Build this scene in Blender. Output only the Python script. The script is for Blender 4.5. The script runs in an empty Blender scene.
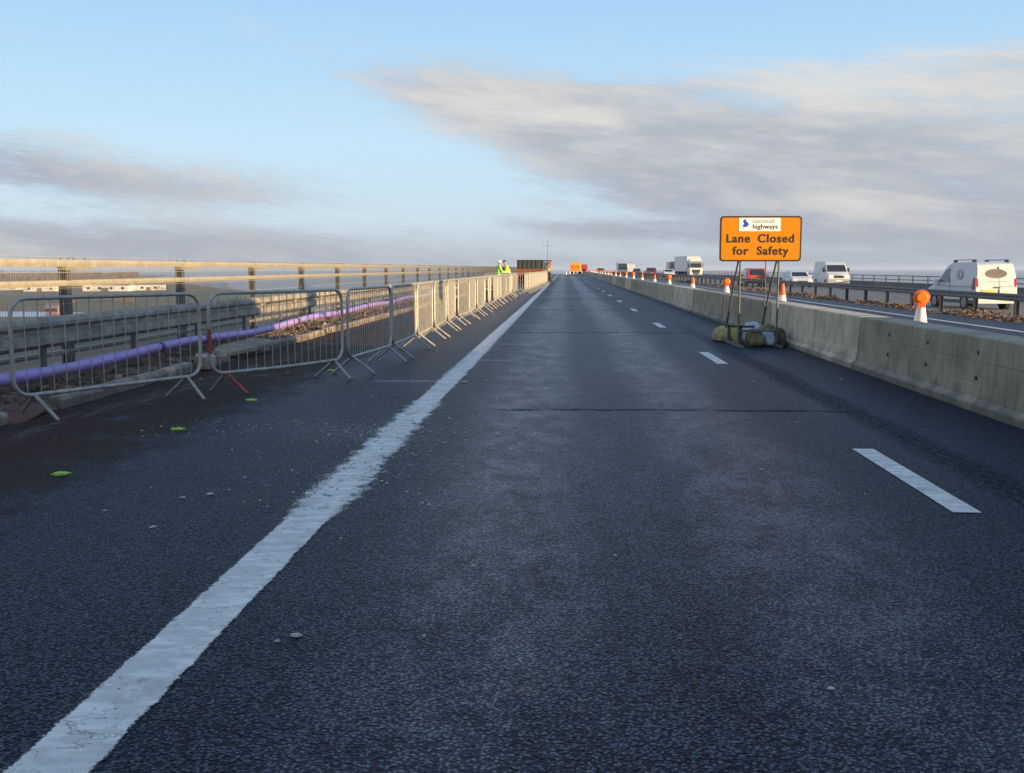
import bpy, math, random
from mathutils import Vector, Matrix, noise
R = math.radians
rnd = random.Random(7)
SC = bpy.context.scene
COL = SC.collection

# ------------------------------------------------------------------ camera
H = 1.37
F = 1030.0
PITCH = math.atan(118.5 / F)
YAW = math.atan(53 * math.cos(PITCH) / F)
cam_d = bpy.data.cameras.new('camera')
cam = bpy.data.objects.new('camera', cam_d)
COL.objects.link(cam)
cam_d.sensor_width = 36
cam_d.lens = F * 36 / 1024
cam_d.clip_start = 0.05
cam_d.clip_end = 60000
cam.location = (0, 0, H)
cam.rotation_euler = (R(90) - PITCH, 0, YAW)
SC.camera = cam

# ------------------------------------------------------------------ sun and sky
SUN_EL = R(6.5)
SUN_AZ = R(118)          # clockwise from +Y: behind and to the right
SC.view_settings.view_transform = 'Standard'
SC.view_settings.look = 'None'
SC.view_settings.exposure = 1.25
SC.view_settings.gamma = 1
sun_d = bpy.data.lights.new('sun', 'SUN')
sun_d.energy = 4.3
sun_d.angle = R(0.6)
sun_d.color = (1.0, 0.72, 0.38)
sun = bpy.data.objects.new('sun', sun_d)
COL.objects.link(sun)
sd = Vector((math.sin(SUN_AZ) * math.cos(SUN_EL), math.cos(SUN_AZ) * math.cos(SUN_EL), math.sin(SUN_EL)))
sun.rotation_euler = sd.to_track_quat('Z', 'Y').to_euler()
sun.location = (20, -20, 30)

W = bpy.data.worlds.new('World')
SC.world = W
W.use_nodes = True
NT = W.node_tree
NT.nodes.clear()


class NG:
    """tiny node-graph helper"""
    def __init__(s, tree): s.t = tree
    def n(s, typ, **kw):
        nd = s.t.nodes.new(typ)
        for k, v in kw.items():
            setattr(nd, k, v)
        return nd
    def link(s, a, b): s.t.links.new(a, b)
    def put(s, sock, v):
        if hasattr(v, 'is_output') or isinstance(v, bpy.types.NodeSocket): s.link(v, sock)
        else: sock.default_value = v
    def m(s, op, a, b=None, c=None, clamp=False):
        nd = s.n('ShaderNodeMath', operation=op, use_clamp=clamp)
        s.put(nd.inputs[0], a)
        if b is not None: s.put(nd.inputs[1], b)
        if c is not None: s.put(nd.inputs[2], c)
        return nd.outputs[0]
    def ss(s, x, a, b, lo=0.0, hi=1.0):
        nd = s.n('ShaderNodeMapRange', interpolation_type='SMOOTHSTEP')
        s.put(nd.inputs[0], x)
        nd.inputs[1].default_value = a; nd.inputs[2].default_value = b
        nd.inputs[3].default_value = lo; nd.inputs[4].default_value = hi
        return nd.outputs[0]
    def mix(s, f, a, b, blend='MIX'):
        nd = s.n('ShaderNodeMix', data_type='RGBA', blend_type=blend)
        s.put(nd.inputs[0], f)
        for i, v in ((6, a), (7, b)):
            if isinstance(v, bpy.types.NodeSocket): s.link(v, nd.inputs[i])
            else: nd.inputs[i].default_value = (v[0], v[1], v[2], 1)
        return nd.outputs[2]
    def noise(s, vec, scale, detail=4, rough=0.55, dist=0.0):
        nd = s.n('ShaderNodeTexNoise')
        s.link(vec, nd.inputs['Vector'])
        nd.inputs['Scale'].default_value = scale
        nd.inputs['Detail'].default_value = detail
        nd.inputs['Roughness'].default_value = rough
        nd.inputs['Distortion'].default_value = dist
        return nd.outputs[0]
    def comb(s, x, y, z=0.0):
        nd = s.n('ShaderNodeCombineXYZ')
        s.put(nd.inputs[0], x); s.put(nd.inputs[1], y); s.put(nd.inputs[2], z)
        return nd.outputs[0]
    def scalev(s, vec, sc):
        nd = s.n('ShaderNodeMapping')
        s.link(vec, nd.inputs[0]); nd.inputs['Scale'].default_value = sc
        return nd.outputs[0]


g = NG(NT)
tc = g.n('ShaderNodeTexCoord')
sep = g.n('ShaderNodeSeparateXYZ')
nrm = g.n('ShaderNodeVectorMath', operation='NORMALIZE')
g.link(tc.outputs['Generated'], nrm.inputs[0])
g.link(nrm.outputs[0], sep.inputs[0])
az = g.m('ARCTAN2', sep.outputs[0], sep.outputs[1])      # radians right of the road
el = g.m('ARCSINE', sep.outputs[2])
sky = g.n('ShaderNodeTexSky', sky_type='NISHITA')
sky.sun_disc = False
sky.sun_elevation = SUN_EL
sky.sun_rotation = SUN_AZ
sky.altitude = 20
sky.air_density = 1.0
sky.dust_density = 0.6
sky.ozone_density = 1.0
# clouds: noise stretched into low banks, gathered into wide bands of the sky
elc = g.m('MAXIMUM', el, 0.0)
pv = g.comb(g.m('MULTIPLY', az, 3.2), g.m('MULTIPLY', g.m('ADD', elc, g.m('MULTIPLY', az, 0.10)), 13.0), 3.7)
n1 = g.noise(pv, 1.7, 9, 0.62, 0.35)
n2 = g.noise(g.scalev(pv, (1.0, 1.35, 1.0)), 4.6, 8, 0.66, 0.2)
n3 = g.noise(pv, 0.9, 3, 0.5)


def blob(px, py, ax, ay, rot=0.0, amp=1.0):
    cu, cv = (px - 565) / F, (268 - py) / F
    su, sv = ax / F, ay / F
    c, s_ = math.cos(R(rot)), math.sin(R(rot))
    u = g.m('SUBTRACT', az, cu); v = g.m('SUBTRACT', el, cv)
    uu = g.m('DIVIDE', g.m('ADD', g.m('MULTIPLY', u, c), g.m('MULTIPLY', v, -s_)), su)
    vv = g.m('DIVIDE', g.m('ADD', g.m('MULTIPLY', u, s_), g.m('MULTIPLY', v, c)), sv)
    r2 = g.m('ADD', g.m('MULTIPLY', uu, uu), g.m('MULTIPLY', vv, vv))
    return g.m('MULTIPLY', g.m('EXPONENT', g.m('MULTIPLY', r2, -1.0)), amp)


blobs = [
    (830, 150, 320, 58, 2, 0.98), (560, 128, 170, 38, 16, 0.85), (400, 96, 150, 20, 14, 0.30),
    (150, 190, 200, 22, 3, 0.75), (20, 160, 120, 36, 0, 0.45), (120, 246, 300, 24, 2, 0.95),
    (1010, 85, 150, 26, -6, 0.55), (1000, 235, 330, 34, 0, 0.75), (620, 232, 130, 11, 3, 0.6),
    (720, 205, 160, 24, 6, 0.5), (640, 265, 500, 10, 0, 0.35), (30, 68, 90, 8, 0, 0.30), (700, 95, 200, 12, -4, 0.25),
]
tot = None
for b in blobs:
    v = blob(*b)
    tot = v if tot is None else g.m('ADD', tot, v)
back = g.ss(g.m('ABSOLUTE', az), 0.6, 1.0, 0.0, 0.42)   # broken cloud elsewhere round the sky
tot = g.m('ADD', tot, back)
dens = g.m('ADD', g.m('MULTIPLY', tot, 1.0), g.m('MULTIPLY', g.m('SUBTRACT', n1, 0.5), 1.25))
n4 = g.noise(g.scalev(pv, (1.0, 1.6, 1.0)), 16.0, 6, 0.68, 0.5)
dens = g.m('ADD', dens, g.m('MULTIPLY', g.m('SUBTRACT', n2, 0.5), 0.85))
dens = g.m('ADD', dens, g.m('MULTIPLY', g.m('SUBTRACT', n4, 0.5), 0.5))
mask = g.m('MULTIPLY', g.ss(dens, 0.14, 0.92), 0.90)
# cloud body: cream where the low sun catches the thick tops, lilac grey below
lit = g.m('ADD', g.m('MULTIPLY', g.m('SUBTRACT', n1, 0.5), 1.6), g.m('MULTIPLY', g.m('SUBTRACT', n3, 0.5), 1.2))
lit = g.m('ADD', lit, g.m('MULTIPLY', g.m('SUBTRACT', el, 0.10), 4.0))
lit = g.m('ADD', lit, g.m('MULTIPLY', g.m('SUBTRACT', n2, 0.5), 0.9))
lit = g.m('ADD', lit, g.m('MULTIPLY', blob(880, 120, 150, 36, 10, 1.0), 0.32))
litf = g.ss(lit, -0.30, 0.75)
CS = 1.0
cloud = g.mix(litf, (0.365 * CS, 0.395 * CS, 0.465 * CS), (0.72 * CS, 0.675 * CS, 0.62 * CS))
cloudn = g.n('ShaderNodeVectorMath', operation='SCALE')
g.link(cloud, cloudn.inputs[0]); cloudn.inputs['Scale'].default_value = 3.8
skyg = g.n('ShaderNodeVectorMath', operation='SCALE')
g.link(sky.outputs[0], skyg.inputs[0]); skyg.inputs['Scale'].default_value = 0.8
KS = 3.95
ramp = g.n('ShaderNodeValToRGB')
g.link(g.m('DIVIDE', elc, 1.5708), ramp.inputs[0])
cr = ramp.color_ramp
for i, (p_, c_) in enumerate([(0.0, (0.43, 0.49, 0.57)), (0.03, (0.53, 0.66, 0.77)), (0.075, (0.49, 0.70, 0.87)), (0.165, (0.335, 0.57, 0.84)), (0.5, (0.15, 0.33, 0.68)), (1.0, (0.08, 0.21, 0.52))]):
    e_ = cr.elements[i] if i < 2 else cr.elements.new(p_)
    e_.position = p_; e_.color = (c_[0], c_[1], c_[2], 1)
rs = g.n('ShaderNodeVectorMath', operation='SCALE'); g.link(ramp.outputs[0], rs.inputs[0]); rs.inputs['Scale'].default_value = KS
clear = g.mix(0.94, skyg.outputs[0], rs.outputs[0])
bgc = g.mix(mask, clear, cloudn.outputs[0])
bg = g.n('ShaderNodeBackground')
g.link(bgc, bg.inputs[0]); bg.inputs[1].default_value = 0.12
wo = g.n('ShaderNodeOutputWorld')
g.link(bg.outputs[0], wo.inputs[0])


# ------------------------------------------------------------------ mesh helpers
def zc(y):
    """long crest of the bridge"""
    if y < 180: return 0.0
    if y < 700: return -(y - 180) ** 2 / 38800.0
    return -(520 ** 2) / 38800.0 - (y - 700) * 0.0268


class MB:
    def __init__(s): s.v = []; s.f = []; s.mi = []; s.cur = 0
    def add(s, vs, fs):
        o = len(s.v); s.v += [tuple(v) for v in vs]
        for f in fs: s.f.append([i + o for i in f]); s.mi.append(s.cur)
        return s
    def box(s, x0, x1, y0, y1, z0, z1, M=None):
        vs = [(x, y, z) for x in (x0, x1) for y in (y0, y1) for z in (z0, z1)]
        if M is not None: vs = [M @ Vector(v) for v in vs]
        return s.add(vs, [(0, 1, 3, 2), (4, 6, 7, 5), (0, 4, 5, 1), (2, 3, 7, 6), (0, 2, 6, 4), (1, 5, 7, 3)])
    def cyl(s, a, b, r0, r1=None, n=10, caps=True):
        a = Vector(a); b = Vector(b); r1 = r0 if r1 is None else r1
        d = (b - a).normalized(); q = d.to_track_quat('Z', 'Y')
        vs = []
        for p, r in ((a, r0), (b, r1)):
            for i in range(n):
                t = 2 * math.pi * i / n
                vs.append(p + q @ Vector((r * math.cos(t), r * math.sin(t), 0)))
        fs = [(i, (i + 1) % n, n + (i + 1) % n, n + i) for i in range(n)]
        if caps: fs += [tuple(range(n - 1, -1, -1)), tuple(range(n, 2 * n))]
        return s.add(vs, fs)
    def tube(s, pts, r, n=8, closed=False):
        pts = [Vector(p) for p in pts]; m = len(pts); vs = []
        up = Vector((0.0137, 0.0211, 1))
        for i, p in enumerate(pts):
            a = pts[i - 1] if (i or closed) else pts[0]
            b = pts[(i + 1) % m] if (i < m - 1 or closed) else pts[-1]
            d = (b - a).normalized()
            ref = up if abs(d.z) < 0.9 else Vector((0.3, 1, 0))
            if closed: ref = Vector((0.97, 0.25, 0.02)) if False else s.ref if hasattr(s, 'ref') else ref
            x = d.cross(ref).normalized(); y = d.cross(x).normalized()
            rr = r[i] if isinstance(r, (list, tuple)) else r
            for k in range(n):
                t = 2 * math.pi * k / n
                vs.append(p + x * rr * math.cos(t) + y * rr * math.sin(t))
        fs = []
        for i in range(m if closed else m - 1):
            j = (i + 1) % m
            for k in range(n):
                fs.append((i * n + k, i * n + (k + 1) % n, j * n + (k + 1) % n, j * n + k))
        if not closed: fs += [tuple(range(n - 1, -1, -1)), tuple((m - 1) * n + k for k in range(n))]
        return s.add(vs, fs)
    def sweep(s, prof, ys, X=0.0, dz=None, caps=True):
        """profile [(x,z)] swept along the road over stations ys"""
        n = len(prof); vs = []
        for y in ys:
            z0 = zc(y) if dz is None else dz(y)
            for (x, z) in prof: vs.append((X + x, y, z + z0))
        fs = []
        for i in range(len(ys) - 1):
            for k in range(n):
                fs.append((i * n + k, i * n + (k + 1) % n, (i + 1) * n + (k + 1) % n, (i + 1) * n + k))
        if caps: fs += [tuple(range(n)), tuple((len(ys) - 1) * n + k for k in range(n - 1, -1, -1))]
        return s.add(vs, fs)
    def prism(s, poly, T, d):
        """poly [(a,b)] mapped by T(a,b,c) with c in 0..d"""
        n = len(poly)
        vs = [T(a, b, 0) for a, b in poly] + [T(a, b, d) for a, b in poly]
        fs = [(i, (i + 1) % n, n + (i + 1) % n, n + i) for i in range(n)]
        fs += [tuple(range(n - 1, -1, -1)), tuple(range(n, 2 * n))]
        return s.add(vs, fs)
    def build(s, name, mat, parent=None, smooth=False, bevel=0, fix=True):
        me = bpy.data.meshes.new(name)
        me.from_pydata(s.v, [], s.f)
        mats = mat if isinstance(mat, (list, tuple)) else [mat]
        for m_ in mats: me.materials.append(m_)
        if len(mats) > 1:
            for p, i in zip(me.polygons, s.mi): p.material_index = i
        if fix:
            import bmesh
            bm = bmesh.new(); bm.from_mesh(me)
            bmesh.ops.recalc_face_normals(bm, faces=bm.faces)
            bm.to_mesh(me); bm.free()
        if smooth:
            me.shade_smooth() if hasattr(me, 'shade_smooth') else [setattr(p, 'use_smooth', True) for p in me.polygons]
            try: me.set_sharp_from_angle(angle=R(40))
            except Exception: pass
        o = bpy.data.objects.new(name, me)
        COL.objects.link(o)
        if parent: o.parent = parent
        if bevel:
            b = o.modifiers.new('bevel', 'BEVEL'); b.width = bevel; b.segments = 2; b.limit_method = 'ANGLE'; b.angle_limit = R(35)
        return o


def tag(o, label=None, cat=None, group=None, kind=None):
    if label: o['label'] = label
    if cat: o['category'] = cat
    if group: o['group'] = group
    if kind: o['kind'] = kind
    return o


def empty(name, loc, label=None, cat=None, group=None, rz=0):
    o = bpy.data.objects.new(name, None); COL.objects.link(o)
    o.empty_display_size = 0.3
    o.location = loc; o.rotation_euler = (0, 0, rz)
    return tag(o, label, cat, group)


def kids(o): return [c for c in bpy.data.objects if c.parent == o]


def dup(o, parent=None, label=None):
    c = o.copy(); COL.objects.link(c); c.parent = parent
    for ch in kids(o): dup(ch, c)
    if label: c['label'] = label
    return c


# ------------------------------------------------------------------ materials
def M(name):
    m = bpy.data.materials.new(name); m.use_nodes = True
    t = m.node_tree; p = t.nodes['Principled BSDF']
    return m, NG(t), p


def base_mat(name, col, rough=0.6, metal=0.0, var=0.15, scale=8, bump=0.0, bscale=60, dirt=None, dirtamt=0.5, spec=0.5, coat=0):
    m, g, p = M(name)
    tcn = g.n('ShaderNodeTexCoord').outputs['Object']
    n = g.noise(tcn, scale, 6, 0.6)
    dk = tuple(c * (1 - var) for c in col); lt = tuple(min(1, c * (1 + var)) for c in col)
    c = g.mix(g.ss(n, 0.3, 0.7), dk, lt)
    if dirt:
        n2 = g.noise(tcn, scale * 0.45, 8, 0.7, 0.4)
        c = g.mix(g.m('MULTIPLY', g.ss(n2, 0.5, 0.68), dirtamt), c, dirt)
    g.link(c, p.inputs['Base Color'])
    g.link(g.m('ADD', g.m('MULTIPLY', n, 0.25), rough - 0.12), p.inputs['Roughness'])
    p.inputs['Metallic'].default_value = metal
    p.inputs['Specular IOR Level'].default_value = spec
    if coat: p.inputs['Coat Weight'].default_value = coat
    if bump:
        b = g.n('ShaderNodeBump'); b.inputs['Strength'].default_value = bump; b.inputs['Distance'].default_value = 0.01
        g.link(g.noise(tcn, bscale, 6, 0.65), b.inputs['Height']); g.link(b.outputs[0], p.inputs['Normal'])
    return m


def asphalt(name, col=(0.013, 0.021, 0.037), tracks=True, brown=True):
    m, g, p = M(name)
    geo = g.n('ShaderNodeNewGeometry').outputs['Position']
    sp = g.n('ShaderNodeSeparateXYZ'); g.link(geo, sp.inputs[0])
    x, y = sp.outputs[0], sp.outputs[1]
    big = g.noise(g.scalev(geo, (1, 0.35, 1)), 0.55, 6, 0.6, 0.3)
    mid = g.noise(g.scalev(geo, (1, 0.6, 1)), 3.2, 7, 0.68, 0.2)
    fine = g.noise(geo, 55, 4, 0.7)
    vor = g.n('ShaderNodeTexVoronoi', feature='F1'); g.link(geo, vor.inputs['Vector']); vor.inputs['Scale'].default_value = 80
    vor.inputs['Randomness'].default_value = 1.0
    dist = vor.outputs['Distance']
    vor2 = g.n('ShaderNodeTexVoronoi', feature='F1'); g.link(geo, vor2.inputs['Vector']); vor2.inputs['Scale'].default_value = 150
    vc2 = g.n('ShaderNodeSeparateColor'); g.link(vor2.outputs['Color'], vc2.inputs[0])
    vcol = g.n('ShaderNodeSeparateColor'); g.link(vor.outputs['Color'], vcol.inputs[0])
    dk = tuple(c * 0.62 for c in col); lt = tuple(c * 1.45 for c in col)
    c = g.mix(g.ss(g.m('ADD', g.m('MULTIPLY', big, 0.55), g.m('MULTIPLY', mid, 0.45)), 0.36, 0.64), dk, lt)
    c = g.mix(g.m('MULTIPLY', g.ss(vcol.outputs[0], 0.5, 1.0), 0.6), c, tuple(k * 4.0 for k in col))      # paler stones
    c = g.mix(g.m('MULTIPLY', g.ss(vc2.outputs[1], 0.72, 0.95), 0.5), c, tuple(k * 6.0 for k in col))
    c = g.mix(g.ss(dist, 0.36, 0.62), c, tuple(k * 0.35 for k in col))                                      # pits between stones, occlusion shade darkened into the colour
    rough = g.m('ADD', 0.33, g.m('MULTIPLY', mid, 0.14))
    if tracks:
        def band(cx, w, y0=None):
            wob = g.m('MULTIPLY', g.m('SUBTRACT', big, 0.5), 0.7)
            d = g.m('ABSOLUTE', g.m('SUBTRACT', g.m('ADD', x, wob), cx))
            return g.ss(d, w, w * 0.15)
        wear = g.m('MAXIMUM', g.m('MAXIMUM', band(-0.35, 0.8), band(1.15, 0.75)), g.m('MULTIPLY', band(0.3, 2.0), 0.3))
        wear = g.m('MULTIPLY', wear, g.ss(g.m('ADD', g.m('MULTIPLY', mid, 0.5), g.m('ADD', g.m('MULTIPLY', fine, 0.25), g.m('MULTIPLY', g.noise(geo, 11, 6, 0.7), 0.25))), 0.34, 0.64))
        c = g.mix(g.m('MULTIPLY', wear, 0.4), c, (0.065, 0.082, 0.112))
        rough = g.m('SUBTRACT', rough, g.m('MULTIPLY', wear, 0.17))
        stn = g.m('MULTIPLY', g.ss(g.m('ABSOLUTE', g.m('SUBTRACT', x, -0.15)), 0.55, 0.05), g.ss(g.noise(g.scalev(geo, (1.6, 0.8, 1)), 2.6, 9, 0.8, 0.3), 0.56, 0.64))
        c = g.mix(g.m('MULTIPLY', stn, 0.6), c, (0.13, 0.092, 0.070))
        spots = g.ss(g.noise(geo, 7, 3, 0.5), 0.70, 0.74)
        c = g.mix(g.m('MULTIPLY', spots, 0.7), c, (0.004, 0.004, 0.005))
        # longitudinal rough joint right of the lane line
        jn = g.m('ABSOLUTE', g.m('SUBTRACT', g.m('ADD', x, g.m('MULTIPLY', g.m('SUBTRACT', big, 0.5), 0.5)), 2.78))
        jt = g.m('MULTIPLY', g.ss(jn, 0.26, 0.04), g.ss(y, 30, 12))
        jt = g.m('MULTIPLY', jt, g.ss(g.noise(geo, 20, 8, 0.8), 0.40, 0.58, 0.0, 0.8))
        c = g.mix(g.m('MULTIPLY', jt, 0.85), c, (0.005, 0.005, 0.006))
        # transverse joints over the deck
        tj = None
        for yy, ww, x0 in ((9.95, 0.035, -0.9), (22.0, 0.06, -1.3), (34, 0.1, -1.3), (46, 0.2, -1.3), (60, 0.25, -1.3), (84, 0.4, -1.3), (120, 0.8, -1.3)):
            dd = g.m('ABSOLUTE', g.m('SUBTRACT', g.m('ADD', y, g.m('ADD', g.m('MULTIPLY', g.m('SUBTRACT', mid, 0.5), 0.35), g.m('MULTIPLY', g.m('SUBTRACT', big, 0.5), 0.5))), yy))
            q = g.m('MULTIPLY', g.ss(dd, ww * 2.6, ww * 0.3), g.ss(x, x0, x0 + 0.5))
            tj = q if tj is None else g.m('MAXIMUM', tj, q)
        tj = g.m('MULTIPLY', g.m('MULTIPLY', tj, g.ss(mid, 0.36, 0.52)), g.m('MULTIPLY', g.ss(x, 3.2, 2.4), 0.8))
        c = g.mix(g.m('MULTIPLY', tj, 0.85), c, (0.006, 0.006, 0.007))
    if brown:
        bm_ = g.m('MULTIPLY', g.ss(g.m('ADD', x, g.m('MULTIPLY', g.m('SUBTRACT', mid, 0.5), 1.4)), -2.8, -3.7), g.ss(g.noise(geo, 1.9, 8, 0.72), 0.30, 0.50))
        rough = g.m('ADD', rough, g.m('MULTIPLY', bm_, 0.4))
        c = g.mix(g.m('MULTIPLY', bm_, 0.9), c, g.mix(g.ss(fine, 0.4, 0.6), (0.030, 0.020, 0.014), (0.105, 0.070, 0.048)))
        sh = g.m('MULTIPLY', g.ss(x, -1.5, -1.9), g.ss(y, 14, 30))  # sunlit brown of the farther shoulder, painted into the colour
        c = g.mix(g.m('MULTIPLY', sh, 0.6), c, (0.135, 0.092, 0.075))
        # dried slurry streaks by the kerb
        sl = g.m('MULTIPLY', g.ss(g.m('ABSOLUTE', g.m('SUBTRACT', g.m('ADD', x, g.m('MULTIPLY', g.m('SUBTRACT', big, 0.5), 1.2)), -4.35)), 0.2, 0.05),
                 g.ss(g.noise(g.scalev(geo, (6, 0.8, 1)), 2.0, 7, 0.7), 0.45, 0.62))
        c = g.mix(g.m('MULTIPLY', sl, 0.7), c, (0.17, 0.15, 0.135))
        # spilled grit across the shoulder
        gr = g.m('MULTIPLY', g.ss(g.m('ABSOLUTE', g.m('SUBTRACT', g.m('ADD', y, g.m('MULTIPLY', x, 0.25)), 8.1)), 0.75, 0.1), g.ss(x, -3.0, -1.6))
        gr = g.m('MULTIPLY', gr, g.ss(x, -0.9, -1.3))
        gr = g.m('MULTIPLY', gr, g.ss(g.noise(geo, 30, 5, 0.8), 0.53, 0.60))
        c = g.mix(g.m('MULTIPLY', gr, 0.85), c, (0.33, 0.31, 0.29))
    if tracks:   # pale scraped marks running off the edge line
        for y_, x0_, x1_ in ((15.3, -1.5, -0.6), (18.6, -1.4, -0.4), (24.5, -1.4, -0.2), (12.4, -2.3, -1.3)):
            mk = g.m('MULTIPLY', g.ss(g.m('ABSOLUTE', g.m('SUBTRACT', g.m('ADD', y, g.m('MULTIPLY', mid, 0.3)), y_ + 0.15)), 0.16, 0.03), g.m('MULTIPLY', g.ss(x, x0_ - 0.1, x0_ + 0.1), g.ss(x, x1_, x1_ - 0.4)))
            mk = g.m('MULTIPLY', mk, g.ss(fine, 0.42, 0.55))
            c = g.mix(g.m('MULTIPLY', mk, 0.8), c, (0.34, 0.30, 0.28))
    # odd pale scuffs
    sc_ = g.ss(g.noise(g.scalev(geo, (1, 0.7, 1)), 1.9, 9, 0.78, 0.6), 0.655, 0.70)
    c = g.mix(g.m('MULTIPLY', sc_, 0.45), c, (0.14, 0.125, 0.11))
    g.link(c, p.inputs['Base Color'])
    patch = g.ss(g.m('ADD', g.m('MULTIPLY', big, 0.5), g.m('MULTIPLY', mid, 0.5)), 0.36, 0.64)
    if brown: spk = g.m('SUBTRACT', 1.0, g.m('MULTIPLY', bm_, 0.8))
    stone = g.m('MULTIPLY', g.ss(dist, 0.60, 0.22), g.ss(g.m('ADD', g.m('MULTIPLY', vcol.outputs[2], 0.75), g.m('MULTIPLY', patch, 0.35)), 0.18, 0.95))
    if tracks:
        stone = g.m('MULTIPLY', stone, g.m('ADD', 0.46, g.m('MULTIPLY', wear, 1.9)))
        rough = g.m('ADD', rough, g.m('MULTIPLY', g.m('MAXIMUM', tj, jt), 0.35))
        stone = g.m('MULTIPLY', stone, g.m('SUBTRACT', 1.0, g.m('MULTIPLY', g.m('MAXIMUM', tj, jt), 0.9)))
    if brown: stone = g.m('MULTIPLY', stone, spk)
    g.link(rough, p.inputs['Roughness'])
    g.link(g.m('ADD', g.m('MULTIPLY', stone, 0.95), 0.05), p.inputs['Specular IOR Level'])
    hgt = g.m('ADD', g.m('MULTIPLY', g.m('MULTIPLY', g.m('SUBTRACT', 0.75, dist), g.m('ADD', 0.35, vcol.outputs[1])), 1.3), g.m('ADD', g.m('MULTIPLY', fine, 0.35), g.m('ADD', g.m('MULTIPLY', mid, 0.8), g.m('MULTIPLY', vor2.outputs['Distance'], -0.4))))
    b = g.n('ShaderNodeBump'); b.inputs['Strength'].default_value = 1.0; b.inputs['Distance'].default_value = 0.009
    if tracks: g.link(g.m('SUBTRACT', 1.0, g.m('MULTIPLY', wear, 0.5)), b.inputs['Strength'])
    g.link(hgt, b.inputs['Height']); g.link(b.outputs[0], p.inputs['Normal'])
    return m


def paint_mat(name, halfw, cx=None, ragged=(6, 9.5), col=(0.84, 0.79, 0.70), thr=0.33):
    """road paint: alpha worn through by noise, ragged edges between two stations"""
    m, g, p = M(name)
    geo = g.n('ShaderNodeNewGeometry').outputs['Position']
    sp = g.n('ShaderNodeSeparateXYZ'); g.link(geo, sp.inputs[0])
    x, y = sp.outputs[0], sp.outputs[1]
    n = g.noise(geo, 14, 7, 0.7); n2 = g.noise(g.scalev(geo, (1, 2.6, 1)), 5, 6, 0.6, 0.6)
    fine = g.noise(geo, 90, 3, 0.7)
    c = g.mix(g.ss(n2, 0.40, 0.66), tuple(k * 0.72 for k in col), col)
    c = g.mix(g.m('MULTIPLY', g.ss(g.noise(geo, 210, 2, 0.6), 0.52, 0.66), 0.5), c, tuple(k * 0.5 for k in col))
    c = g.mix(g.m('MULTIPLY', g.ss(g.noise(geo, 2.3, 7, 0.7), 0.5, 0.66), 0.45), c, (0.36, 0.33, 0.30))
    c = g.mix(g.m('MULTIPLY', g.ss(n, 0.56, 0.68), 0.55), c, (0.30, 0.27, 0.24))
    crk = g.n('ShaderNodeTexVoronoi', feature='DISTANCE_TO_EDGE'); wv = g.n('ShaderNodeVectorMath', operation='ADD'); g.link(geo, wv.inputs[0])
    g.link(g.comb(g.m('MULTIPLY', n, 0.25), g.m('MULTIPLY', n2, 0.2)), wv.inputs[1]); g.link(g.scalev(wv.outputs[0], (1, 1.5, 1)), crk.inputs['Vector']); crk.inputs['Scale'].default_value = 5.0
    ck = g.m('MULTIPLY', g.ss(crk.outputs['Distance'], 0.020, 0.004), g.ss(g.noise(geo, 3, 4, 0.6), 0.47, 0.57))
    c = g.mix(g.m('MULTIPLY', ck, 0.7), c, (0.10, 0.09, 0.08))
    g.link(c, p.inputs['Base Color'])
    p.inputs['Roughness'].default_value = 0.62
    a = g.ss(g.m('ADD', g.m('MULTIPLY', n, 0.6), g.m('MULTIPLY', fine, 0.4)), thr + 0.03, thr + 0.07)
    if cx is not None:
        rg = g.m('MULTIPLY', g.ss(y, ragged[0] - 0.6, ragged[0] + 0.3), g.ss(y, ragged[1] + 1.0, ragged[1]))
        rg = g.m('MAXIMUM', rg, g.m('ADD', 0.13, g.m('MULTIPLY', g.m('MULTIPLY', g.ss(y, 10, 13), g.ss(y, 40, 24)), 0.45)))
        d = g.m('ABSOLUTE', g.m('SUBTRACT', x, cx))
        nn = g.noise(geo, 6, 9, 0.78)
        d = g.m('SUBTRACT', d, g.m('MULTIPLY', rg, g.m('ADD', 0.03, g.m('ADD', g.m('MULTIPLY', g.m('SUBTRACT', nn, 0.5), 0.42), g.m('MULTIPLY', g.m('SUBTRACT', fine, 0.5), 0.30)))))
        d = g.m('SUBTRACT', d, g.m('MULTIPLY', g.m('SUBTRACT', n, 0.5), 0.02))
        a = g.m('MULTIPLY', a, g.ss(d, halfw + 0.006, halfw - 0.006))
        hole = g.m('MULTIPLY', rg, g.ss(g.noise(geo, 7, 9, 0.78), 0.57, 0.61))
        a = g.m('MULTIPLY', a, g.m('SUBTRACT', 1.0, g.m('MULTIPLY', hole, 0.9)))
    g.link(a, p.inputs['Alpha'])
    b = g.n('ShaderNodeBump'); b.inputs['Strength'].default_value = 0.6; b.inputs['Distance'].default_value = 0.006
    g.link(g.m('ADD', g.m('MULTIPLY', fine, 0.5), g.m('MULTIPLY', n2, 0.5)), b.inputs['Height']); g.link(b.outputs[0], p.inputs['Normal'])
    return m


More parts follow.
